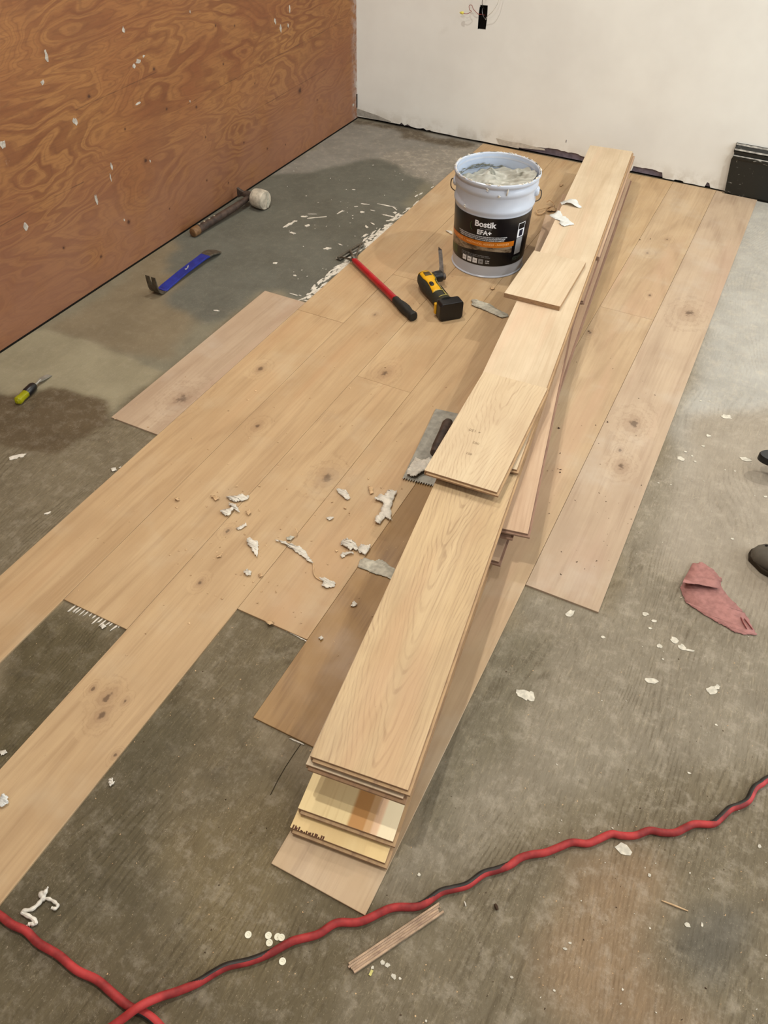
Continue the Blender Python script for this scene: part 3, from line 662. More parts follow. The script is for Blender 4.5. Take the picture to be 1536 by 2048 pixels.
# bail ears and wire handle
for s, aa in (('l', adir-math.pi/2-.12), ('r', adir+math.pi/2-.12)):
    d = Vector((math.cos(aa), math.sin(aa), 0)); tdir = Vector((-d.y, d.x, 0)); c0 = d*(rad(.295)+.003)+Vector((0, 0, .292))
    ear = MB().loft([[c0+d*h+(tdir*math.cos(q*math.pi/8)+Vector((0, 0, 1))*math.sin(q*math.pi/8))*r for q in range(16)] for h, r in ((-.004, .018), (.004, .017), (.009, .012), (.010, .006))]).build('handle_ear', M['white_pail'], pail, smooth=True)
aa = adir-math.pi/2-.12; d1 = Vector((math.cos(aa), math.sin(aa), 0)); aa2 = adir+math.pi/2-.12; d2 = Vector((math.cos(aa2), math.sin(aa2), 0))
bk = Vector((math.cos(adir+math.pi), math.sin(adir+math.pi), 0))
e1 = d1*(rad(.29)+.013)+Vector((0, 0, .295)); e2 = d2*(rad(.29)+.013)+Vector((0, 0, .295))
pts = [e1-d1*.008, e1+d1*.006, e1+d1*.008+Vector((0, 0, -.03))+bk*.01, d1*.152+bk*.045+Vector((0, 0, .235)), d1*.11+bk*.115+Vector((0, 0, .19)), bk*.162+Vector((0, 0, .175)), d2*.11+bk*.115+Vector((0, 0, .19)), d2*.152+bk*.045+Vector((0, 0, .235)), e2+d2*.008+Vector((0, 0, -.03))+bk*.01, e2+d2*.006, e2-d2*.008]
tag(MB().loft(tube_rings(spline(pts, 5), .002, 8)).build('bail_handle', M['wire'], pail, smooth=True), 'thin bent wire bail handle')
# label wrapped round the pail
def cyl(u, z, lift=.0008):   # u: arc length from the camera side, z: height
    r = rad(z)+lift; a = adir-.025+u/(rad(.14)); return Vector((r*math.cos(a), r*math.sin(a), z))
def wrap(name, u0, u1, zf0, zf1, mat, lift, n=48, m=6, parent=None):
    v = []; f = []
    for i in range(n+1):
        u = u0+(u1-u0)*i/n; za = zf0(u) if callable(zf0) else zf0; zb = zf1(u) if callable(zf1) else zf1
        for j in range(m+1): v.append(cyl(u, za+(zb-za)*j/m, lift))
    for i in range(n):
        for j in range(m): a = i*(m+1)+j; f.append((a, a+m+1, a+m+2, a+1))
    return mesh(name, v, f, mat, parent or pail, smooth=True)
lab = wrap('label', -.24, .21, .047, .232, M['label_black'], .0007, 80)
wrap('label_picture', -.20, .095, lambda u: .098+.010*math.cos(u*16)-.02*max(0, u)*4*.3, .128, M['label_picture'], .0011, parent=lab)
wrap('label_band', -.215, .100, .122, lambda u: .139+.005*math.cos(u*9), M['label_orange'], .0014, parent=lab)
wrap('label_picture', -.215, -.135, .060, .128, M['ink_green'], .0009, parent=lab)
def wtext(txt, size, u, z, mat, bold=0, name='lettering', rot=0, tilt=.0, align='CENTER'):
    def fn(c): return cyl(u+c.x, z+c.y+c.x*tilt, .0019)
    return text_mesh(txt, size, mat, name, lab, None, bold=bold, fn=fn, align=align)
wtext('Bostik', .030, -.018, .207, M['ink_white'], .0009)
wtext('smart adhesives', .0065, -.014, .1915, M['ink_grey'])
wtext('EFA+', .024, -.018, .176, M['ink_white'], .0008)
for i, t in enumerate(('ACOUSTIC WOOD FLOORING ADHESIVE AND MOISTURE VAPOR RETARDER', 'ADHÉSIF PLANCHERS DE BOIS ET POURVOYEUR DE BARRIÈRE ÉTANCHE', 'ADHÉSIF INSONORISANT / RETARDATEUR DE VAPEURS DE HUMIDITÉ')):
    wtext(t, .0056, -.030, .1605-.0062*i, M['ink_white'], .00008)
wtext('WOOD  /  HARDWOOD, ADHÉSIF - PARQUET', .0105, -.030, .1325, M['ink_cream'], .0002)
for i, t in enumerate(('Covers up to 200 sq. ft. per pail depending on trowel', 'Couvre 18 m² par seau selon la truelle utilisée, consulter', 'le mode d\'emploi sur le côté')):
    wtext(t, .0052, -.105, .087-.0055*i, M['ink_grey'], .00005, align='LEFT')
for i in range(4):
    u = -.098+.023*i; wrap('icon', u, u+.018, .054, .073, M['ink_white'] if i < 3 else M['ink_grey'], .0012, 4, 1, lab)
    for q in range(3): wtext(('LOW', 'ZERO', 'VOC', 'LAB')[i] if q == 1 else '- - -', .0055, u+.009, .0695-.006*q, M['label_black'], .0001)
wtext('5 Gal', .0065, .005, .068, M['ink_white'], .0002); wtext('18,9 L', .0065, .005, .060, M['ink_white'], .0002)
wrap('warning_panel', .110, .145, .150, .205, M['ink_white'], .0013, 8, 2, lab)
wrap('warning_panel', .112, .143, .182, .203, M['label_black'], .0016, 8, 2, lab)
wrap('warning_panel', .118, .137, .154, .178, plain('dark_pictogram', '#2b2c40', .4, .4, var=.4, scale=120), .0017, 8, 2, lab)
wrap('warning_panel', .110, .142, .085, .148, M['ink_grey'], .0013, 8, 2, lab)
wrap('warning_panel', .105, .150, .060, .076, plain('dim_print', '#3d463e', .4, .4, var=.5, scale=200), .0012, 8, 2, lab)
# brand leaf emblem left of the name
pts = [cyl(-.062+.010*math.cos(t), .196+.017*math.sin(t), .002) for t in np.linspace(2.0, 4.6, 10)]
MB().loft(tube_rings(pts, [.0004]+[.0013]*8+[.0004], 6)).build('emblem', M['ink_green'], lab, smooth=True)

# ------------------------------------------------------------------ tools
def frame_along(a, b):
    d = Vector(b)-Vector(a); d.z = 0; return math.atan2(d.y, d.x), d.length
def superring(x, cy, cz, hw, hh, n=20, e=2.6):
    R = []
    for j in range(n):
        t = 2*math.pi*j/n; c, s_ = math.cos(t), math.sin(t)
        R.append(Vector((x, cy+hw*math.copysign(abs(c)**(2/e), c), cz+hh*math.copysign(abs(s_)**(2/e), s_))))
    return R
# long-handled scraper
A = at(707, 520, .02); B = at(826, 634, .02); ang, L = frame_along(A, B)
sc = empty('floor_scraper', (A.x, A.y, PT), ang, 'red handled scraper with steel blade and black grip lying by the adhesive smears', 'scraper')
rg = [superring(x, 0, .017, w_, h_, 16) for x, w_, h_ in ((.0, .009, .006), (.01, .0105, .0095), (.03, .011, .0105), (L-.13, .012, .0115), (L-.12, .011, .0105))]
MB().loft(rg).build('handle', M['red'], sc, smooth=True)
rg = [superring(x, 0, z, r, r) for x, z, r in ((L-.128, .017, .0125), (L-.122, .017, .0135), (L-.10, .0165, .0135), (L-.075, .0175, .0165), (L-.05, .018, .0172), (L-.025, .0165, .0145), (L-.012, .0175, .0155), (L, .018, .0165), (L+.005, .018, .0145), (L+.006, .018, .004))]
tag(MB().loft(rg).build('grip', M['rubber'], sc, smooth=True), 'black contoured rubber grip')
# head: triangular neck and wide blade
bl, bL = at(676, 516, .012), at(724, 487, .012)
inv = Matrix.Rotation(-ang, 3, 'Z'); o0 = Vector((A.x, A.y, 0))
p1 = inv @ (Vector((bl.x, bl.y, 0))-o0); p2 = inv @ (Vector((bL.x, bL.y, 0))-o0)
hd = MB()
n0 = Vector((.006, 0, .017)); q1 = Vector((p1.x, p1.y, .008)); q2 = Vector((p2.x, p2.y, .008)); qm = (q1+q2)/2
for e_, r_ in ((q1.lerp(qm, .12), .0032), (qm, .006), (q2.lerp(qm, .12), .0032)): hd.loft(tube_rings([n0+(e_-qm)*.05, n0.lerp(e_, .5)+Vector((0, 0, .001)), e_], [.0065, r_, r_*.9], 8))
hd.loft(tube_rings([q1, qm+Vector((0, 0, .001)), q2], .0042, 8))
hd.build('head', M['claw_steel'], sc, smooth=True)
dv = (p2-p1).normalized(); nx_ = Vector((-dv.y, dv.x, 0)); nx_ = nx_ if nx_.x < 0 else -nx_
MB().add([Vector((p1.x, p1.y, .0035))-nx_*.012, Vector((p2.x, p2.y, .0035))-nx_*.012, Vector((p2.x, p2.y, .001))+nx_*.012, Vector((p1.x, p1.y, .001))+nx_*.012]+[Vector((p1.x, p1.y, .005))-nx_*.012, Vector((p2.x, p2.y, .005))-nx_*.012, Vector((p2.x, p2.y, .0015))+nx_*.012, Vector((p1.x, p1.y, .0015))+nx_*.012],
         [(0, 1, 2, 3), (4, 7, 6, 5), (0, 4, 5, 1), (1, 5, 6, 2), (2, 6, 7, 3), (3, 7, 4, 0)]).build('blade', M['steel'], sc)
MB().loft(tube_rings([(.006, 0, .027), (-.012, .004, .022), (-.03, .008, .014)], .004, 8)).build('clamp_screw', M['steel'], sc, smooth=True)

# oscillating multi tool with battery
A = at(846, 560, .03); B = at(898, 627, .03); ang, L = frame_along(A, B); L = .245
mt = empty('multi_tool', (A.x, A.y, PT+.0005), ang, 'yellow and black cordless oscillating multi tool with dark battery, in front of the pail', 'power tool')
body = [(-.012, .032, .004, .006), (-.006, .034, .018, .020), (.006, .035, .026, .028), (.03, .035, .030, .031), (.06, .034, .030, .031), (.10, .033, .026, .028), (.14, .032, .0245, .027), (.175, .033, .025, .028), (.20, .036, .028, .031), (.212, .038, .029, .033)]
MB().loft([superring(x, 0, z+.001, w_, h_, 28, 2.5) for x, z, w_, h_ in body]).build('body', M['dark_rubber'], mt, smooth=True)
def skin(xs, t0, t1, lift, n=10):   # patch riding on the body surface between angles t0..t1
    v = []; f = []
    def prm(x):
        for a, b in zip(body[:-1], body[1:]):
            if a[0] <= x <= b[0]:
                t = (x-a[0])/(b[0]-a[0]); return [a[i]+(b[i]-a[i])*t for i in range(4)]
        return body[-1]
    for x, a0, a1 in xs:
        _, z, w_, h_ = prm(x)
        for j in range(n+1):
            t = a0+(a1-a0)*j/n; c, s_ = math.cos(t), math.sin(t)
            v.append((x, (w_+lift)*math.copysign(abs(c)**(2/2.5), c), z+.001+(h_+lift)*math.copysign(abs(s_)**(2/2.5), s_)))
    m_ = n+1
    for i in range(len(xs)-1):
        for j in range(n): a = i*m_+j; f.append((a, a+m_, a+m_+1, a+1))
    return v, f
def patch(name, xs, mat, lift=.0012, parent=None):
    v, f = skin(xs, 0, 0, lift); o = mesh(name, v, f, mat, parent or mt, smooth=True)
    s_ = o.modifiers.new('s', 'SOLIDIFY'); s_.thickness = .0015; s_.offset = 0; return o
tag(patch('top_cover', [(.012, 1.15, 2.2), (.018, .95, 2.35), (.05, .95, 2.3), (.066, 1.0, 2.2), (.076, 1.25, 2.15), (.10, 1.3, 2.2), (.125, 1.2, 2.35), (.135, 1.2, 2.4), (.142, 1.5, 2.5)], M['yellow']), 'yellow top cover with dark print')
patch('rating_label', [(.022, 1.25, 1.85), (.048, 1.25, 1.85)], M['ink_brown'], .0024)
patch('switch', [(.088, 1.72, 1.95), (.094, 1.6, 2.05), (.106, 1.6, 2.05), (.112, 1.72, 1.95)], M['black_plastic'], .003)
for (xs) in ([(.004, .75, .82), (.03, .60, .66), (.06, .72, .78), (.075, 1.0, 1.06), (.10, 1.05, 1.1), (.125, .9, .95), (.135, .5, .6)], [(.142, .5, 2.4), (.145, .5, 2.4)], [(.145, .55, .62), (.175, .62, .68), (.185, .9, 1.0)], [(.150, 1.05, 1.15), (.178, 1.12, 1.25)], [(.188, .8, 2.2), (.191, .8, 2.2)]):
    patch('piping', xs, plain('pale_yellow_piping', '#b7a95c', .5), .0016)
patch('front_collar', [(-.004, 1.0, 2.6), (.008, 1.0, 2.6)], M['yellow'], .0015)
# trigger side grip
MB().loft([superring(x, .030, .030, .010, .012, 12) for x in (.085, .092, .14, .150)]).build('side_lever', M['black_plastic'], mt, smooth=True)
# gear head and accessory clamp, pointing to the far side
gh = Matrix.Rotation(-ang, 3, 'Z')
MB().loft([superring(.010+x, .0, 0, a, a, 20, 2) for x, a in ((0, .019), (.012, .021), (.03, .021), (.036, .014))]).build('gear_head', M['black_plastic'], mt, smooth=True, loc=(.012, .026, .036), rot=(0, 0, math.pi/2))
MB().loft([superring(x, 0, 0, a, a, 16, 2) for x, a in ((0, .012), (.004, .013), (.010, .013), (.014, .006))]).build('clamp_lever', M['dark_steel'], mt, smooth=True, loc=(.018, .068, .036), rot=(0, 0, math.pi/2))
# the bent plunge blade: disc end, neck, then upright flat blade
T = at(880, 503, .085); tb = inv0 = Matrix.Rotation(-ang, 3, 'Z') @ (Vector((T.x, T.y, 0))-Vector((A.x, A.y, 0)))
base = Vector((.012, .066, .038)); tip = Vector((tb.x, tb.y, .086)); mid = base.lerp(tip, .42)+Vector((0, .004, -.010))
wv = Matrix.Rotation(-ang, 3, 'Z') @ Vector((_r.x, _r.y, 0)).normalized()*.0075; tv = Vector((-wv.y, wv.x, 0))*.15
rgs = []
for p, s_ in ((base, 1.25), (base.lerp(mid, .6)+Vector((0, 0, -.003)), 1.2), (mid, 1.0), (mid.lerp(tip, .4), .95), (mid.lerp(tip, .98), .95), (tip, .9)):
    rgs.append([p-wv*s_-tv, p+wv*s_-tv, p+wv*s_+tv, p-wv*s_+tv])
rgs[-1][0] += Vector((0, 0, .012)); rgs[-1][3] += Vector((0, 0, .012))
tag(MB().loft(rgs).build('cutting_blade', M['dark_steel'], mt), 'dark bent steel plunge blade')
# battery pack
bt = MB().loft([[Vector((x, y*s_, z)) for y, z in [(-.044, .007), (-.037, 0), (.037, 0), (.044, .007), (.044, .058), (.037, .066), (-.037, .066), (-.044, .058)]] for x, s_ in ((.208, .92), (.214, 1.0), (.244, 1.0), (.250, .93))])
tag(bt.build('battery', M['black_plastic'], mt, bevel=.0025, loc=(0, .008, .0005), seg=3), 'flat black battery pack')
MB().box(.196, .216, -.030, .034, .004, .060).build('battery_dock', M['dark_rubber'], mt, bevel=.004)
MB().box(.198, .213, -.040, -.026, .010, .050).build('release_button', M['yellow'], mt, bevel=.003)
MB().box(.203, .2085, -.005, .015, .060, .0665).build('release_button', plain('pale_yellow_tab', '#d8c867', .5), mt, bevel=.001)

# blue pry bar
A = at(322, 582, .003); B = at(433, 500, .012); ang, L = frame_along(A, B)
pb = empty('pry_bar', (A.x, A.y, .0005), ang, 'blue flat pry bar with bare steel claw ends standing near the plywood wall', 'pry bar')
hw = .021; th = .0028
def strip(pts, wd, name, mat):
    rg = []
    for i, p in enumerate(pts):
        p = Vector(p); t = (Vector(pts[min(i+1, len(pts)-1)])-Vector(pts[max(i-1, 0)])).normalized(); nn = Vector((-t.z, 0, t.x))*th
        w_ = wd[i] if isinstance(wd, list) else wd
        rg.append([p+Vector((0, -w_, 0))-nn, p+Vector((0, w_, 0))-nn, p+Vector((0, w_, 0))+nn, p+Vector((0, -w_, 0))+nn])
    return MB().loft(rg).build(name, mat, pb, bevel=.0006, seg=1)
strip([(.0, 0, .006), (.012, 0, .004), (.03, 0, .007), (L*.4, 0, .016), (L*.72, 0, .020), (L*.80, 0, .020)], [hw*.9, hw*.95, hw*.95, hw*.9, hw*.9, hw], 'shank', M['blue'])
tag(strip([(L*.795, 0, .0205), (L*.86, 0, .020), (L*.93, 0, .014), (L*.99, 0, .006), (L*1.02, 0, .003)], [hw, hw*1.15, hw*1.2, hw*1.0, hw*.8], 'chisel_end', M['claw_steel']), 'bare worn steel chisel end')
clw = MB()
for (y0, y1) in ((-hw*1.05, -.0035), (.0035, hw*1.05)):
    rg = []
    cpts = [(.004, .004), (-.010, .003), (-.022, .009), (-.030, .020), (-.034, .034)]
    if True:
        cp = cpts+[(-.037, .062), (-.038, .078)]
        for i, (x, z) in enumerate(cp):
            yy0 = y0 if i >= 5 or y0 < 0 else min(y0, .0001); yy1 = y1
            if i < 5: yy0, yy1 = (y0, 0) if y0 < 0 else (0, y1)
            t_ = th if i < 5 else th*(1-.35*(i-4))
            rg.append([Vector((x-t_, yy0, z)), Vector((x-t_, yy1, z)), Vector((x+t_, yy1, z+(.003 if i < 3 else 0))), Vector((x+t_, yy0, z+(.003 if i < 3 else 0)))])
    clw.loft(rg)
tag(clw.build('claw', M['claw_steel'], pb), 'upturned bare steel claw with nail notch')
MB().add([(L*.42, -.006, .0205), (L*.47, -.004, .0212), (L*.50, .002, .0215), (L*.52, .008, .0222), (L*.49, .006, .0215), (L*.46, .0, .0210), (L*.43, .003, .0208)], [(0, 1, 2, 3, 4, 5, 6)]).build('worn_patch', M['ink_grey'], pb)

# rubber-capped hammer
A = at(386, 466, .017); B = at(497, 398, .03); ang, L = frame_along(A, B)
hm = empty('mallet', (A.x, A.y, 0), ang, 'hammer with dark handle and dirty white rubber-capped head, against the plywood wall', 'hammer')
hpt = [(0, .018, .0165), (.006, .019, .0178), (.03, .020, .0178), (.10, .021, .0160), (.20, .025, .0155), (.30, .030, .0140), (L, .036, .0120), (L+.03, .038, .012)]
MB().loft([superring(x, 0, z, r*.95, r*.9, 18, 2.2) for x, z, r in hpt]).build('handle', M['handle_wood'], hm, smooth=True)
tag(MB().loft([superring(x, 0, z, r, r, 18, 2.2) for x, z, r in ((-.004, .018, .012), (-.002, .018, .0165), (.004, .019, .0182), (.030, .020, .0182))]).build('handle_end', M['handle_end'], hm, smooth=True), 'light worn brown handle end')
for i in range(4):
    MB().loft([[Vector((.045+.03*i+.005*math.cos(t*math.pi/4), .003+.003*math.sin(t*math.pi/4), zz)) for t in range(8)] for zz in (.033, .0375)]).build('rivet', M['tape'], hm)
# head lies across the handle end: rubber cap to the right (towards -y local), flared steel peen to the left
Hc = Vector((L+.012, 0, .040))
def crossring(y, r, x=Hc.x, z=Hc.z, n=22): return [Vector((x+r*math.cos(2*math.pi*j/n), y, z+r*math.sin(2*math.pi*j/n))) for j in range(n)]
MB().loft([crossring(.030, .013), crossring(.024, .016), crossring(-.02, .017), crossring(-.026, .017)]).build('head', M['dark_steel'], hm, smooth=True)
MB().loft([[Vector((Hc.x-.008, y, z)), Vector((Hc.x+.008, y, z)), Vector((Hc.x+.006, y, z2)), Vector((Hc.x-.006, y, z2))] for y, z, z2 in ((.028, .030, .050), (.045, .028, .053), (.068, .016, .060))]).build('peen', M['dark_steel'], hm, bevel=.003)
tag(MB().loft([crossring(-.022, .026), crossring(-.026, .036), crossring(-.050, .040), crossring(-.078, .0395), crossring(-.084, .036), crossring(-.086, .012)]).build('rubber_cap', M['pale_wrap'], hm, smooth=True), 'dirty white rubber striking cap, torn on its face')
MB().prism([(.0, .03), (.012, .022), (.010, .0), (.016, -.018), (.004, -.034), (-.008, -.03), (-.002, -.01), (.002, .01)], 0, .0008).build('torn_rubber', M['scrap_grey'], hm, loc=(Hc.x+.008, -.0862, Hc.z), rot=(math.pi/2, 0, 0))

# chisel / putty screwdriver with clear handle
A = at(36, 803, .012); B = at(99, 749, .004); ang, L = frame_along(A, B)
sd = empty('wood_chisel', (A.x, A.y, .0005), ang, 'small chisel with transparent yellow-green handle and black collar at the left edge', 'chisel')
MB().loft([superring(x, 0, .0135, r, r*.95, 12, 2.4) for x, r in ((-.006, .006), (0, .0125), (.010, .0132), (.016, .0115), (.05, .0125))]).build('handle', M['acetate'], sd, smooth=True)
MB().loft([superring(x, 0, .0135, r, r*.98, 14, 2.2) for x, r in ((.040, .012), (.044, .0136), (.075, .0134), (.082, .011), (.085, .006))]).build('collar', M['black_plastic'], sd, smooth=True)
MB().loft([superring(x, 0, .0125, r, r, 10, 2) for x, r in ((.083, .0035), (.115, .0035))]).build('shaft', M['steel'], sd, smooth=True)
MB().loft([[Vector((x, -w_, z)), Vector((x, w_, z)), Vector((x, w_, z+h_)), Vector((x, -w_, z+h_))] for x, w_, z, h_ in ((.105, .004, .0105, .004), (.120, .0085, .009, .004), (L-.012, .009, .0035, .003), (L, .009, .001, .0008))]).build('blade', M['steel'], sd)

# notched trowel half under the stack
A = at(836, 968, PT); B = at(893, 842, PT); ang, L = frame_along(A, B); L = .33
tr_ = empty('notched_trowel', (A.x, A.y, PT+.0006), ang, 'steel notched trowel half hidden under the left side of the board stack', 'trowel')
pts = []; n = 15; wd = .105; x = 0
for i in range(n):
    y0 = .045-wd*i/n; y1 = .045-wd*(i+.5)/n; y2 = .045-wd*(i+1)/n
    pts += [(0, y0), (0, y1), (.005, y1), (.005, y2)]
pts = [(L, .045)]+pts+[(0, .045-wd), (L, .045-wd)]
MB().prism(pts, .004, .0055).build('blade', M['steel'], tr_)
MB().prism([(.04, -.020), (.04, -.032), (L-.05, -.032), (L-.05, -.020)], .0055, .011).build('back_rib', M['steel'], tr_, bevel=.001)
for x in (.10, .22): MB().loft([[Vector((x+dx, -.026+dy, z)) for dx, dy in ((-.006, -.004), (.006, -.004), (.006, .004), (-.006, .004))] for z in (.010, .034)]).build('post', M['dark_steel'], tr_)
tag(MB().loft([superring(x, -.018, .042, a, a, 14, 2.2) for x, a in ((.085, .006), (.09, .013), (.12, .0155), (.18, .015), (.225, .0165), (.238, .012))]).build('handle', M['handle_wood'], tr_, smooth=True), 'dark worn wooden handle')
# dried lumps on its notched end
def scrap_mesh(poly3, th=.0012, amp=.004, seed=0, sub=2, lift=None):
    """crumpled thin flake from an outline: centre fan subdivided, jittered"""
    rnd = random.Random(seed); P = [Vector(p) for p in poly3]; out = []
    for a, b in zip(P, P[1:]+P[:1]):
        out.append(a); ed = (b-a); m_n = 5 if ed.length > .012 else (3 if ed.length > .005 else 2); nv = Vector((-ed.y, ed.x, 0)).normalized()
        for q_ in range(1, m_n): out.append(a+ed*(q_/m_n+rnd.uniform(-.08, .08))+nv*rnd.uniform(-1, 1)*min(.0019, ed.length*.13))
    tri = tessellate_polygon([[Vector((p.x, p.y, 0)) for p in out]])
    bm = bmesh.new(); vs = [bm.verts.new(p) for p in out]
    for t in tri:
        try: bm.faces.new([vs[i] for i in t])
        except ValueError: pass
    bmesh.ops.subdivide_edges(bm, edges=bm.edges, cuts=sub, use_grid_fill=True)
    z0 = min(p.z for p in P)
    for v_ in bm.verts:
        q = v_.co; v_.co.z += amp*(.5+.5*mnoise.noise(Vector((q.x*70+seed, q.y*70, seed*.7))))+amp*.6*abs(mnoise.noise(Vector((q.x*210, q.y*210+seed, 1))))
        if lift: v_.co.z += lift(q)
    bmesh.ops.recalc_face_normals(bm, faces=bm.faces)
    for f_ in bm.faces:
        if f_.normal.z < 0: f_.normal_flip()
    v = [tuple(x_.co) for x_ in bm.verts]; bm.verts.index_update(); f = [[x_.index for x_ in f_.verts] for f_ in bm.faces]; bm.free()
    return v, f
def flake(pxs, z, mat, label, name='adhesive_scrap', cat='scrap', amp=.004, th=.0012, seed=None, group=None, lift=None, parent=None):
    P = [at(x, y, z) for x, y in pxs]; c = sum(P, Vector())/len(P); c.z = z
    v, f = scrap_mesh([p-c+Vector((0, 0, .0004)) for p in P], th, amp, seed if seed is not None else int(pxs[0][0]*7+pxs[0][1]), lift=lift)
    o = mesh(name, v, f, mat, parent, loc=c if parent is None else c, smooth=True)
    s_ = o.modifiers.new('s', 'SOLIDIFY'); s_.thickness = th; s_.offset = 1
    if label: tag(o, label, cat, group)
    return o
def CR(ox, oy, k, pts): return [(ox+x*k, oy+y*k) for x, y in pts]
FZ = PT+.0005
c1 = lambda pts: CR(300, 900, .390625, pts)
flake(c1([(1215, 215), (1265, 220), (1245, 265), (1230, 310), (1238, 372), (1205, 350), (1180, 385), (1150, 380), (1155, 350), (1180, 330), (1195, 280), (1168, 265), (1145, 262), (1175, 235), (1200, 245)]), FZ, M['scrap'], 'largest crumpled white adhesive scrap, tall shape, left of the stack below the trowel', amp=.011)
flake(c1([(1120, 185), (1140, 195), (1145, 225), (1125, 230), (1118, 205)]), FZ, M['scrap_tan'], 'small yellowish scrap just left of the tall crumpled scrap', amp=.005)
flake(c1([(955, 205), (985, 208), (1005, 215), (1027, 250), (1010, 262), (985, 240), (965, 225)]), FZ, M['scrap'], 'white oblong flake lying below the large brown knot', amp=.006)
flake(c1([(1075, 565), (1100, 555), (1150, 572), (1175, 562), (1210, 580), (1260, 620), (1280, 690), (1225, 660), (1150, 635), (1065, 600)]), FZ, M['scrap_grey'], 'flat grey-white ribbed scrap with straight edge slipping under the stack', amp=.002)
flake(c1([(985, 470), (1010, 460), (1055, 485), (1068, 515), (1050, 520), (1040, 510), (1025, 522), (1010, 505), (975, 490)]), FZ, M['scrap'], 'thick white adhesive flake, left one of the pair above the ribbed scrap', amp=.009)
flake(c1([(1066, 505), (1080, 490), (1110, 496), (1128, 490), (1125, 515), (1105, 542), (1070, 535)]), FZ, M['scrap'], 'cupped white adhesive flake, right one of the pair above the ribbed scrap', amp=.009)
flake(c1([(975, 545), (985, 528), (1000, 532), (1040, 525), (1042, 538), (1005, 543), (985, 557)]), FZ, M['scrap'], 'narrow hooked white crumb under the pair of thick flakes', amp=.006)
ls = flake(c1([(640, 465), (655, 464), (700, 478), (735, 490), (770, 500), (800, 525), (820, 560), (835, 582), (820, 580), (780, 550), (740, 520), (700, 492)]), FZ, M['scrap'], 'long peeled adhesive strip with a thin tail ending in a white lobe', 'adhesive_strip', amp=.005)
q = [at(x, y, FZ+.002) for x, y in c1([(832, 578), (838, 600), (836, 622), (846, 648), (865, 662), (885, 672)])]
MB().loft(tube_rings(spline([p-ls.location for p in q], 5), .0016, 7)).build('thin_tail', M['scrap_tan'], ls, smooth=True)
P_ = c1([(865, 655), (900, 660), (950, 685), (942, 705), (905, 712), (878, 700), (890, 682)]); o = flake(P_, FZ, M['scrap'], None, 'lobe', amp=.005); o.parent = ls; o.location = o.location-ls.location
flake(c1([(495, 460), (515, 453), (530, 468), (552, 470), (556, 510), (550, 556), (535, 535), (515, 500), (500, 485)]), FZ, M['scrap'], 'pointed white wedge flake with saw-toothed left edge', amp=.005)
flake(c1([(390, 245), (440, 240), (480, 236), (508, 240), (502, 258), (455, 268), (425, 270), (405, 256)]), FZ, M['scrap'], 'wide serrated flake at the top of the left scrap cluster', amp=.008)
flake(c1([(360, 320), (378, 312), (400, 310), (425, 302), (430, 312), (405, 345), (380, 337)]), FZ, M['scrap'], 'chunky white flake at the lower left of the scrap cluster', amp=.008)
flake(c1([(402, 272), (440, 288), (462, 325), (448, 322), (425, 300), (408, 290)]), FZ, M['scrap'], 'crumbly diagonal flake in the middle of the left scrap cluster', amp=.006)
flake(c1([(308, 240), (330, 238), (350, 243), (357, 255), (335, 264), (325, 250)]), FZ, M['scrap_tan'], 'small tan flake at the upper left of the scrap cluster', amp=.005)
flake(c1([(438, 404), (470, 392), (490, 378), (497, 390), (480, 402), (455, 412)]), FZ, M['scrap'], 'slim curved white sliver below the left scrap cluster', amp=.004)
flake(c1([(490, 322), (512, 310), (520, 330), (502, 340)]), FZ, M['scrap_tan'], 'tiny pinkish crumb at the right of the left scrap cluster', amp=.006)
flake(c1([(480, 630), (500, 612), (505, 622), (520, 625), (518, 648), (495, 648)]), FZ, M['scrap'], 'lumpy white crumb below the wedge flake, left of two', amp=.008)
flake(c1([(555, 640), (575, 633), (579, 652), (562, 656)]), FZ, M['scrap_tan'], 'small cream crumb below the wedge flake, right of two', amp=.006)
flake(c1([(342, 546), (368, 537), (366, 549), (345, 555)]), FZ, M['scrap_tan'], 'tiny cream sliver alone on the boards left of the wedge flake', amp=.003)
flake(c1([(1028, 802), (1043, 780), (1062, 795), (1042, 806)]), FZ, M['scrap'], 'small starry white crumb on the golden board left of the stack', amp=.005)
flake(c1([(590, 886), (608, 878), (625, 877), (638, 890), (610, 901)]), FZ, M['scrap_tan'], 'cream crumb on the board end above the dark bare rectangle', amp=.006)
flake(c1([(862, 965), (880, 953), (888, 968), (875, 979)]), FZ, M['scrap'], 'white crumb at the corner of the golden board', amp=.005)
flake(c1([(903, 352), (920, 346), (942, 349), (933, 361), (915, 364)]), FZ, M['scrap'], 'small white crumb between the strip and the tall scrap', amp=.005)
flake(c1([(128, 252), (145, 247), (155, 258), (140, 267)]), FZ, M['scrap_tan'], 'small cream pebble of adhesive left of the scrap cluster', amp=.006)
curl = empty('adhesive_curl', at(585, 1072, FZ), 0, 'thin curled tan adhesive thread above the long peeled strip', 'scrap')
q = [at(x, y, FZ+zz)-curl.location for (x, y), zz in zip(c1([(745, 400), (753, 420), (750, 436), (738, 446), (722, 450)]), (.012, .010, .006, .003, .002))]
MB().loft(tube_rings(spline(q, 5), .0014, 7)).build('thread', M['scrap_tan'], curl, smooth=True)
o = flake(c1([(698, 452), (720, 446), (740, 450), (722, 468), (705, 466)]), FZ, M['scrap_grey'], None, 'lump', amp=.006); o.parent = curl; o.location -= curl.location
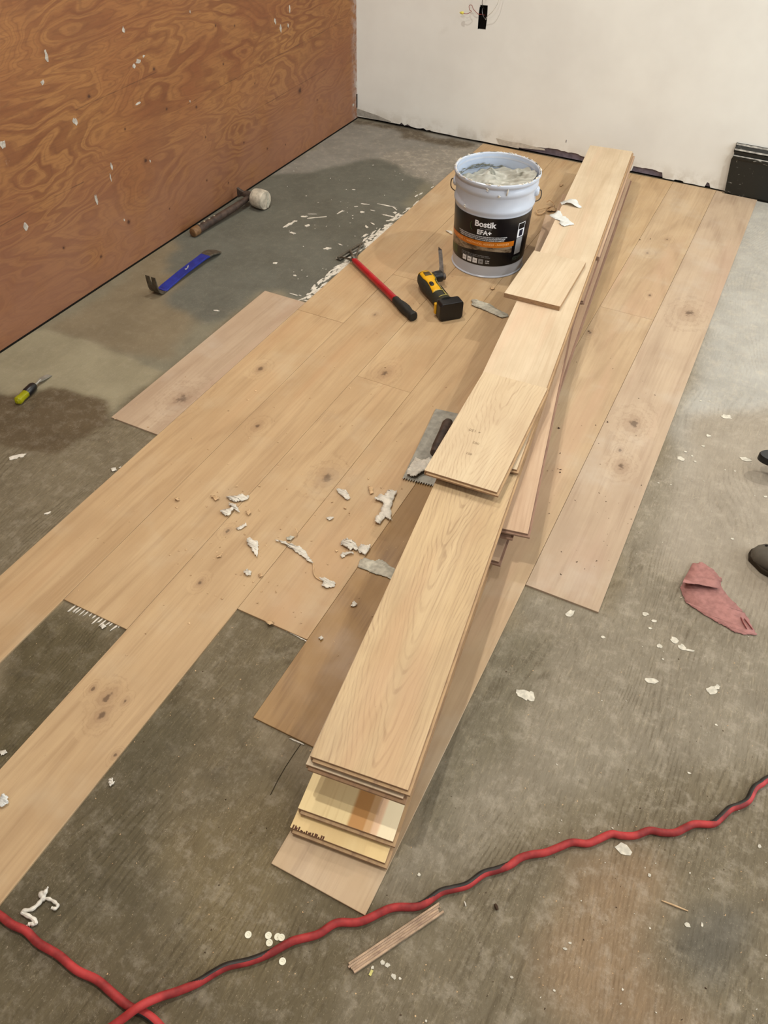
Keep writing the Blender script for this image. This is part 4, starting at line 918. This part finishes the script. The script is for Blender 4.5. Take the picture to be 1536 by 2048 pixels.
# around the pail
c5 = lambda pts: CR(1030, 380, .09766, pts)
ZT = Z(10)+.0008
pA = flake(c5([(930, 265), (990, 232), (1100, 238), (1250, 255), (1300, 300), (1370, 360), (1330, 375), (1180, 345), (1050, 300), (950, 312)]), ZT, M['paper_white'], 'curled white film flake on the far top board, upper of two', 'peeled_film', 'scrap', amp=.002, th=.0006, lift=lambda q_: .010*math.sin(min(1, max(0, (q_.x+.03)/.06))*math.pi))
flake(c5([(800, 490), (880, 430), (925, 440), (970, 540), (1030, 552), (1120, 640), (1210, 710), (1100, 730), (1010, 755), (960, 735), (900, 690), (940, 650), (880, 620), (810, 600), (740, 560), (700, 520)]), ZT, M['paper_white'], 'flat ragged white film flake at the left edge of the far top board', 'peeled_film', 'scrap', amp=.002, th=.0007)
tw = empty('adhesive_curl', at(1095, 418, FZ), 0, 'twisted pinkish adhesive shaving on the floor between pail and stack', 'scrap')
q = [at(x, y, FZ+zz)-tw.location for (x, y), zz in zip(c5([(650, 245), (705, 210), (760, 240), (790, 265), (800, 320), (720, 345), (600, 375), (500, 400), (440, 430), (460, 490), (510, 500), (560, 480), (620, 430)]), [.012, .02, .018, .014, .01, .012, .014, .012, .008, .006, .004, .006, .008])]
MB().loft(tube_rings(spline(q, 4), [random.uniform(.0016, .0034) for _ in range(49)], 7)).build('thread', M['scrap_tan'], tw, smooth=True)
o = flake(c5([(640, 400), (700, 380), (850, 390), (825, 450), (720, 465), (660, 450)]), FZ, M['scrap_tan'], None, 'lobe', amp=.008); o.parent = tw; o.location -= tw.location
flake(CR(860, 250, .234375, [(350, 1500), (385, 1495), (420, 1505), (520, 1540), (600, 1590), (665, 1620), (665, 1640), (620, 1652), (560, 1630), (480, 1590), (400, 1560), (350, 1540), (365, 1520)]), FZ, M['scrap_grey'], 'long mottled grey-white flake between pail, battery and stack', amp=.004)
flake(CR(860, 250, .234375, [(132, 905), (155, 905), (185, 912), (190, 938), (165, 928)]), FZ, M['scrap'], 'small pointed white flake at the left side of the pail', amp=.003)
flake(CR(860, 250, .234375, [(512, 1395), (545, 1385), (552, 1405), (525, 1412)]), FZ, M['scrap_tan'], 'tiny cream crumb in front of the pail', amp=.006)
flake(CR(860, 250, .234375, [(1105, 515), (1135, 502), (1138, 515), (1112, 528)]), FZ, M['scrap_tan'], 'tiny wood chip on the floor right of the pail rim', amp=.004)
# on the trowel
flake([(820, 935), (832, 918), (845, 925), (858, 922), (872, 930), (860, 945), (842, 950), (828, 958), (812, 952)], PT+.0065, M['scrap'], 'lumpy dried adhesive heap on the trowel blade end', 'adhesive_lump', 'scrap', amp=.013)
# bare dark floor on the left
flake([(0, 1600), (10, 1592), (19, 1598), (18, 1610), (5, 1617), (-2, 1610)], FZ, M['paper_white'], 'bluish white crumb at the left frame edge in the foreground', amp=.008)
flake([(218, 1562), (226, 1558), (230, 1568), (222, 1575)], .0005, M['scrap'], 'white pea-sized crumb on the bare dark floor in the foreground', amp=.006)
flake([(201, 1254), (208, 1249), (213, 1255), (206, 1260)], .0005, M['scrap'], 'small white crumb on the bare patch left of the long foreground board', amp=.005)
flake([(0, 1504), (12, 1501), (16, 1507), (3, 1512)], .0005, M['scrap'], 'small white crumb at the left frame edge on the bare floor', amp=.004)
flake([(222, 938), (231, 936), (234, 942), (225, 944)], .0005, M['scrap'], 'small cream crumb beside the left board edge', amp=.004)

# adhesive residue: ragged dried smears stuck to the old floor, one object
rs = MB(); R2 = random.Random(11)
def ragged(cx, cy, lx, ly, ang_, z=.0006, n=14, rough=.45):
    pts = []
    for i in range(n):
        t = 2*math.pi*i/n; k_ = 1+R2.uniform(-rough, rough); x = lx*math.cos(t)*k_; y = ly*math.sin(t)*k_
        pts.append((cx+x*math.cos(ang_)-y*math.sin(ang_), cy+x*math.sin(ang_)+y*math.cos(ang_)))
    return pts
def blob(px, py, lx, ly, dpx=(1, 0), z=.0004, h=.0008, rough=.45, n=14, mb=None):
    z += R2.uniform(0, .00025)
    p = at(px, py, 0); q_ = at(px+dpx[0]*10, py+dpx[1]*10, 0); a_ = math.atan2(q_.y-p.y, q_.x-p.x)
    (mb or rs).prism(ragged(p.x, p.y, lx, ly, a_, n=n, rough=rough), z, z+h)
for i in range(150):   # along the board edge by the scraper
    t = R2.random(); y = -1.70+t*1.05; dens = math.exp(-((t-.2)/.22)**2)+.8*math.exp(-((t-.62)/.14)**2)
    if R2.random() > dens*.9+.06: continue
    x = .712-abs(R2.gauss(0, .016)); rs.prism(ragged(x, y, R2.uniform(.006, .03), R2.uniform(.002, .008), 1.35+R2.gauss(0, .25), rough=.5), .0004, R2.uniform(.001, .003))
for (px, py, lx, ly, dx, dy) in [(650, 590, .05, .010, 1, -.9), (690, 545, .03, .006, 1, -.8), (755, 475, .055, .009, 1, -.85), (768, 465, .04, .008, 1, -.9), (738, 490, .03, .008, 1, -1), (730, 472, .02, .005, 1, -.6),
        (772, 412, .035, .004, 1, .2), (790, 418, .02, .003, 1, .8), (775, 432, .025, .004, 1, .2), (785, 435, .012, .003, 1, .3), (733, 455, .014, .005, 1, 1), (745, 448, .01, .004, 1, .4),
        (608, 434, .012, .006, 1, 0), (632, 436, .035, .0035, 1, -.1), (625, 429, .02, .002, 1, 0), (615, 452, .013, .009, 1, -.3), (590, 443, .009, .005, 1, 0), (578, 450, .03, .008, 1, -.5), (683, 424, .012, .002, 1, -.3), (728, 409, .018, .005, 1, .1), (712, 414, .008, .003, 1, 0),
        (655, 498, .012, .009, 1, 0), (680, 490, .010, .004, 1, .3), (707, 380, .007, .003, 1, 0), (585, 467, .014, .007, 1, .4), (550, 527, .008, .007, 1, 0), (590, 552, .006, .005, 1, 0), (680, 425, .018, .003, 1, -.6), (725, 425, .010, .008, 1, 1), (745, 422, .009, .003, 1, .2),
        (832, 393, .015, .003, 1, -.7), (842, 388, .012, .003, 1, -.7), (865, 375, .012, .003, 1, -.6), (820, 420, .012, .006, 1, -.8), (813, 430, .014, .006, 1, -.8), (588, 590, .014, .003, 1, .3), (600, 592, .006, .002, 1, .3), (615, 603, .02, .004, 1, .2), (432, 622, .010, .003, 1, .1)]:
    blob(px, py, lx, ly, (dx, dy), h=.0022)
for i in range(90):
    px, py = R2.uniform(560, 880), R2.uniform(330, 600)
    if py > 600-(px-620)*.9 or R2.random() < .3: continue
    blob(px, py, R2.uniform(.001, .004), R2.uniform(.0008, .002), (1, -R2.random()), h=.0015, n=7)
# comb marks at the near end of the second row
for i in range(14):
    t = i/13; blob(145+95*t, 1216+38*t+R2.uniform(-2, 2), R2.uniform(.006, .018), .002, (1, -.8), h=.0012, n=8)
for (px, py, lx, ly) in [(30, 915, .017, .008), (45, 912, .009, .005), (95, 1027, .008, .003), (240, 935, .004, .002)]: blob(px, py, lx, ly, (1, -.3), h=.001)
# filler along the board ends
for (a_, b_) in [((545, 1245), (612, 1281)), ((585, 1478), (604, 1486))]:
    for i in range(10):
        t = i/9; blob(a_[0]+(b_[0]-a_[0])*t, a_[1]+(b_[1]-a_[1])*t+2, .006, .0012, (1, .5), h=.002, n=7)
o = rs.build('adhesive_residue', M['scrap'], floor); tag(o, kind='stuff')

# white paint spots on the old floor at the right, one object
ps = MB()
c4 = lambda x, y: (1100+x*.293, 800+y*.293)
for (x, y, a_, b_) in [(1205, 115, 35, 20), (1080, 245, 17, 12), (1045, 315, 12, 7), (925, 355, 12, 6), (895, 402, 26, 17), (970, 383, 9, 6), (990, 420, 9, 6), (1335, 405, 40, 15), (740, 568, 8, 4), (825, 580, 6, 4), (1195, 478, 6, 4), (1262, 487, 8, 5), (1470, 660, 14, 7), (1245, 950, 12, 7),
        (140, 1455, 22, 30), (650, 1462, 22, 14), (710, 1510, 18, 10), (682, 1560, 13, 8), (362, 1620, 16, 9), (745, 1680, 18, 14), (690, 1915, 42, 20), (1105, 1985, 30, 34), (1140, 1960, 16, 20), (850, 1640, 30, 22), (900, 1690, 28, 22), (950, 1710, 40, 7), (770, 1770, 8, 5), (1090, 10, 12, 5), (1030, 8, 8, 4)]:
    px, py = c4(x, y); p = at(px, py, 0); s_ = .293*(at(px+1, py, 0)-p).length
    blob(px, py, a_*s_*.95, b_*s_*1.15, (1, .15 if a_ > b_ else 1), h=.0006, rough=.28, n=12, mb=ps)
for (px, py, a_, b_) in [(1247, 1700, 17, 11), (1299, 1751, 3, 3), (1378, 1546, 4, 2), (1050, 1390, 14, 10), (1040, 1385, 8, 5), (1062, 1394, 8, 10), (765, 1925, 5, 4), (775, 1930, 5, 4), (788, 1953, 5, 5), (800, 1957, 3, 2), (1375, 1850, 6, 4), (1023, 1955, 3, 2), (1140, 1886, 3, 2), (1130, 1898, 4, 2), (745, 1935, 3, 3), (838, 1749, 3, 3), (1300, 1857, 2, 2),
        (1404, 1850, 2, 4), (1245, 1979, 2, 2), (1108, 1981, 3, 2), (852, 2042, 2, 2), (1432, 1450, 3, 2), (1519, 1693, 3, 3)]:
    p = at(px, py, 0); s_ = (at(px+1, py, 0)-p).length; blob(px, py, a_*s_, b_*s_*1.1, (1, .3), h=.0006, rough=.3, n=10, mb=ps)
for i in range(110):
    px, py = R2.uniform(1080, 1536), R2.uniform(600, 2040)
    if px < 1510-(py-410)*.376+12: continue
    blob(px, py, R2.uniform(.0006, .002), R2.uniform(.0005, .0012), (1, R2.uniform(-1, 1)), h=.0006, n=6, mb=ps)
o = ps.build('paint_spot', plain('white_paint_splash', '#cfc8b6', .7, .3, var=.15, scale=90), floor); tag(o, kind='stuff')

# wood crumbs and dust grains, one object
cb = MB(); R3 = random.Random(5)
def crumb(px, py, s_, z, k_=0):
    p = at(px, py, z); r = s_*.5; v = [p+Vector((R3.uniform(-r, r)*1.6, R3.uniform(-r, r)*1.6, R3.uniform(0, r*1.2))) for _ in range(4)]
    v += [p+Vector((-r*R3.random(), -r, 0)), p+Vector((r, r*R3.random(), 0))]
    cb.add(v, [(0, 1, 2), (0, 2, 3), (0, 3, 1), (1, 3, 2), (4, 5, 0), (4, 5, 1)], k_)
for i in range(170):
    px, py = R3.gauss(520, 190), R3.gauss(1050, 170); crumb(px, py, R3.uniform(.0015, .0045), PT, 0)
for (x, y, s_) in [(440, 190, 10), (563, 187, 9), (655, 82, 11), (560, 313, 8), (290, 290, 8), (135, 293, 8), (935, 270, 9), (1000, 300, 10), (1120, 148, 6), (845, 335, 6), (1022, 325, 6), (955, 520, 8), (1070, 762, 6), (370, 762, 7), (300, 735, 5), (150, 518, 6), (488, 432, 7), (1215, 510, 7), (1262, 500, 6), (555, 785, 7), (1290, 200, 5), (780, 125, 5), (210, 645, 6), (345, 215, 7), (475, 215, 8), (500, 210, 7)]:
    crumb(300+x*.39, 900+y*.39, s_*.0007, PT, 0)
for i in range(60): crumb(R3.uniform(640, 900), R3.uniform(560, 900), R3.uniform(.0015, .0035), PT, 0)
for (px, py) in [(700, 777), (770, 735), (495, 800), (512, 782), (905, 553), (1105, 830), (1118, 857), (1119, 907), (1120, 938), (1178, 663), (1215, 845), (1310, 790), (1300, 478), (1280, 480), (1120, 945)]: crumb(px, py, .006, PT, 1 if px > 1100 else 0)
for i in range(60):
    crumb(R3.uniform(1090, 1300), R3.uniform(700, 1150), R3.uniform(.0012, .0035), PT, 1)
for i in range(420):
    px, py = R3.uniform(100, 1536), R3.uniform(1300, 2048)
    p = at(px, py, 0)
    if any(X0[a]-.004 < p.x < X0[a+1]+.004 and min(s[0] for s in sg) < p.y for a, sg, _ in ROWS): continue
    crumb(px, py, R3.uniform(.0008, .0026), 0, 0 if R3.random() < .75 else 1)
o = cb.build('wood_crumbs', [M['scrap_tan'], M['dark_wood']], floor); tag(o, kind='stuff')

# ------------------------------------------------------------------ small loose things
# six punched white discs
dc = [(1230, 420, 'white plastic disc furthest left of the little group, alone'), (1330, 424, 'white plastic disc with nibbled rim, top of the middle pair'), (1335, 460, 'white plastic disc below the nibbled one in the middle pair'), (1376, 431, 'white plastic disc touching another at the cord, left one'), (1395, 434, 'white plastic disc touching another at the cord, right one'), (1400, 552, 'white plastic disc on the near side of the cord, alone')]
for i, (x, y, lb_) in enumerate(dc):
    p = at(x*.4036, 1700+y*.4036, .0005+(.0012 if i == 4 else 0)); r = .0058
    o = MB().loft([[Vector((r_*math.cos(t*math.pi/12)*(1-(.12 if i == 1 and t % 5 == 0 else 0)), r_*math.sin(t*math.pi/12), z)) for t in range(24)] for r_, z in ((r, 0), (r, .001), (r*.55, .001), (r*.5, .0006), (r*.2, .0006), (r*.15, .0013), (.0003, .0013))]).build('plastic_disc', M['white_disc'], None, loc=p)
    tag(o, lb_, 'disc', 'little white plastic discs by the cord')
# white twisted sealant string
c2 = lambda pts: [(x*.4036, 1700+y*.4036) for x, y in pts]
st = empty('sealant_string', at(75, 1805, 0), 0, 'white twisted string of dried sealant on the floor at lower left', 'scrap')
def onf(pts, zs): return [at(x, y, zz)-st.location for (x, y), zz in zip(c2(pts), zs)]
MB().loft(tube_rings(spline(onf([(238, 183), (226, 205), (215, 232), (195, 262), (160, 292), (118, 302), (115, 314), (150, 332), (176, 352), (172, 366), (150, 366), (128, 378)], [.016, .012, .008, .006, .006, .006, .005, .006, .006, .005, .005, .004]), 4), [(.0016 if i < 3 or i > 41 else .0036+.0006*math.sin(i*1.7)) for i in range(45)], 8)).build('main_strand', M['scrap'], st, smooth=True)
MB().loft(tube_rings(spline(onf([(212, 248), (230, 240), (255, 248), (276, 262), (286, 276), (275, 290), (256, 286)], [.005, .006, .006, .006, .006, .006, .006]), 4), [.0028+.0006*math.sin(i*1.3) for i in range(25)], 8)).build('side_strand', M['scrap'], st, smooth=True)
MB().loft([superring(x, 0, 0, r_, r_, 10, 2) for x, r_ in ((-.007, .001), (-.004, .005), (0, .0066), (.005, .005), (.008, .001))]).build('knot', M['scrap'], st, smooth=True, loc=onf([(208, 220)], [.007])[0])
# striped offcut stick
A = at(698, 1941, 0); B = at(880, 1818, 0); ang, L = frame_along(A, B)
k_ = empty('wood_stick', (A.x, A.y, .0005), ang, 'thin layered plywood offcut stick lying by the red cord in the foreground', 'wood offcut')
for i in range(5):
    y0 = -.0095+.0038*i; e0 = R3.uniform(-.004, .006); e1 = R3.uniform(-.006, .004)
    MB().box(e0, L+e1, y0, y0+.0036, 0, .006+R3.uniform(-.0012, .0012)).build('veneer_layer', M['core_rose'] if i % 2 else plain('pale_stick', '#b89c80', .75, .25, var=.2, scale=50), k_, bevel=.0003, seg=1)
# splinters and slivers
for (a_, b_, r_, mt_, lb_) in [((1323, 1801), (1376, 1822), .0018, M['scrap_tan'], 'thin pale splinter with dark tip on the floor at lower right'), ((1490-500, 1808), (995, 1820), .0035, M['dark_wood'], 'short dark brown plug lying on the floor right of the cord'), ((929, 1803), (932, 1813), .0012, M['scrap'], 'tiny white sliver standing left of the dark plug')]:
    A = at(a_[0], a_[1], r_+.0003); B = at(b_[0], b_[1], r_+.0003)
    o = MB().loft(tube_rings([A, A.lerp(B, .5)+Vector((0, 0, .0003)), B], [r_*.7, r_, r_*.6], 6)).build('splinter', mt_); tag(o, lb_, 'splinter')
A = at(1375, 1822, .002)
# yellow chip
p = at(742, 1946, .0005); o = MB().box(-.0022, .0022, -.0045, .0045, 0, .002).build('yellow_chip', plain('pale_yellow_plastic', '#c9c070', .5), None, loc=p); tag(o, 'tiny pale yellow chip near the stick end', 'chip')

# pink sandpaper
c4l = lambda pts: [(1100+x*.293, 800+y*.293) for x, y in pts]
sp = flake(c4l([(885, 1285), (970, 1118), (1010, 1125), (1090, 1165), (1170, 1225), (1165, 1270), (1215, 1345), (1290, 1420), (1350, 1490), (1385, 1560), (1412, 1605), (1330, 1605), (1260, 1590), (1200, 1550), (1120, 1510), (1050, 1470), (1000, 1430), (930, 1390), (905, 1335)]), .0008, M['pink_paper'], 'torn pink sheet of sandpaper folded at its top corner on the right floor', 'sandpaper', 'sandpaper', amp=.0018, th=.0006)
fl = c4l([(887, 1284), (972, 1116), (1040, 1110), (1100, 1150), (1140, 1190), (1172, 1222), (1150, 1255), (1155, 1300), (1060, 1296), (980, 1285)])
o = flake(fl, .0035, M['pink_paper'], None, 'folded_corner', amp=.001, th=.0006, lift=lambda q_: .010*max(0, -q_.y/.03) if q_.y < 0 else 0); o.parent = sp; o.location -= sp.location
for pts in ([(1302, 1480), (1318, 1520), (1345, 1565)], [(1325, 1490), (1355, 1530), (1384, 1568)]):
    q = [at(x, y, .0045)-sp.location for x, y in c4l(pts)]; MB().loft(tube_rings(spline(q, 4), [.0004]+[.0012]*7+[.0004], 6)).build('tear', M['pink_edge'], sp)

# ------------------------------------------------------------------ cords
def cord(name, pxs, label, blackspans, r=.0069, zs=None):
    P = [at(x, y, r+.0004) for x, y in pxs]
    if zs:
        for p, dz in zip(P, zs): p.z += dz
    sp_ = spline(P, 8); n = 32; rg = []; v = []; f = []; mi = []
    for i, p in enumerate(sp_):
        t = (sp_[min(i+1, len(sp_)-1)]-sp_[max(i-1, 0)]).normalized(); a = Vector((0, 0, 1)).cross(t).normalized(); b = t.cross(a)
        for j in range(n): v.append(p+(a*math.cos(2*math.pi*j/n)+b*math.sin(2*math.pi*j/n))*r)
    for i in range(len(sp_)-1):
        u = i/8
        w_ = -.95
        for (s0, s1, c_) in blackspans:   # black half rolls over the top between these waypoints
            if s0 <= u <= s1:
                e = min(1, (u-s0)/1.2, (s1-u)/1.2); w_ = -.95+e*(c_+.95)
        side = 1 if any(s0 <= u <= s1 for s0, s1, _ in blackspans) else 1
        for j in range(n):
            a = i*n+j; b = i*n+(j+1) % n; f.append((a, b, b+n, a+n))
            th_ = 2*math.pi*(j+.5)/n; up_ = math.sin(th_)*.45-math.cos(th_)*.9*-1
            mi.append(1 if (math.cos(th_)*.8+math.sin(th_)*.45) < w_ else 0)
    o = mesh(name, v, f, mats=[M['red_cord'], M['black_cord']], mi=mi, smooth=True)
    return tag(o, label, 'cord')
main = [(1700, 1500), (1600, 1530), (1536, 1558), (1523, 1567), (1509, 1577), (1497, 1600), (1480, 1611), (1460, 1618), (1441, 1636), (1424, 1648), (1390, 1648), (1372, 1655), (1350, 1665), (1324, 1665), (1299, 1661), (1270, 1671), (1242, 1671), (1222, 1668), (1194, 1680), (1174, 1687), (1143, 1685), (1117, 1695), (1090, 1705), (1063, 1709), (1040, 1716), (1020, 1730), (993, 1740),
        (966, 1748), (935, 1770), (905, 1778), (880, 1785), (838, 1812), (783, 1816), (722, 1843), (673, 1846), (637, 1868), (600, 1878), (581, 1884), (541, 1906), (500, 1922), (456, 1932), (428, 1946), (395, 1966), (355, 1983), (319, 1997), (282, 2019), (238, 2047), (180, 2085), (100, 2150)]
cord('extension_cord', main, 'wavy red and black extension cord crossing the foreground from right edge to bottom left', [(0, 9.8, .45), (24.5, 31.5, .6), (37.2, 42.8, .6)], zs=[.017*math.exp(-((i-45)/1.1)**2) for i in range(len(main))])
cord('extension_cord', [(-90, 1770), (-40, 1806), (0, 1831), (24, 1849), (52, 1862), (77, 1886), (117, 1910), (153, 1940), (194, 1960), (226, 1987), (258, 2013), (290, 2027), (315, 2047), (345, 2085), (380, 2140)], 'red extension cord running from left edge down under the wavy cord', [(9.4, 14, .0)])

# ------------------------------------------------------------------ things entering at the right edge
tp = at(1499, 1103, .02)
pe = empty('person', (tp.x+.006, tp.y+.012, 0), -.28, 'person mostly outside the right edge, only the toe of a grey perforated clog in view', 'person')
pe.scale = (.9, .82, .85)
rg = []
for x, cy, hw_, hh_, top in ((0, 0, .006, .012, .026), (.006, 0, .026, .018, .036), (.02, .0, .038, .024, .048), (.05, .002, .048, .030, .060), (.09, .003, .052, .034, .068), (.13, .0, .050, .038, .076), (.18, -.004, .044, .040, .080), (.25, -.006, .038, .036, .072), (.29, -.006, .030, .028, .056)):
    rg.append(superring(x, cy, top-hh_, hw_, hh_, 22, 2.5))
clog = MB().loft(rg).build('clog', M['shoe'], pe, smooth=True)
so = MB().loft([[Vector((x, y, z)) for x, y in [(-.004, -.004), (.006, -.03), (.05, -.052), (.13, -.052), (.25, -.038), (.295, -.01), (.295, .01), (.25, .034), (.13, .054), (.05, .056), (.006, .034), (-.004, .008)]] for z in (.0005, .018)]).build('sole', M['shoe_dark'], pe, bevel=.003)
for (x, y, z) in ((.026, .012, .0500), (.040, .026, .0540), (.058, -.008, .0610), (.08, .010, .0655), (.10, -.012, .069), (.10, .028, .065)):
    MB().loft([[Vector((x+.0042*math.cos(t*math.pi/5), y+.0042*math.sin(t*math.pi/5), zz)) for t in range(10)] for zz in (z-.006, z+.0012)]).build('vent_hole', M['black'], pe)
MB().loft([superring(0, 0, 0, .05, .05, 18, 2), superring(.10, 0, 0, .058, .055, 18, 2), superring(.36, 0, 0, .07, .07, 18, 2), superring(.5, 0, 0, .06, .06, 18, 2)]).build('trouser_leg', M['trouser'], pe, smooth=True, loc=(.27, 0, .05), rot=(0, -1.25, 0))

q = at(1516, 912, .055)
sf = empty('stool_foot', (q.x, q.y, 0), .16, 'black round-ended stool foot poking in at the right edge', 'stool')
def oval(z, s_=1.0): return [Vector((.045+.045*s_*math.cos(t)+(.15 if abs(t) < math.pi/2 else 0), .026*s_*math.sin(t), z)) for t in [math.pi*(2*i/24-1) for i in range(24)]]
MB().loft([oval(.046, .93), oval(.048), oval(.064), oval(.067, .95)]).build('foot_arm', M['black_plastic'], sf, smooth=True)
MB().loft([superring(x, 0, 0, .012, .012, 12, 2) for x in (0, .046)]).build('post', M['black_plastic'], sf, smooth=True, loc=(.19, 0, .0475), rot=(0, math.pi/2, 0))
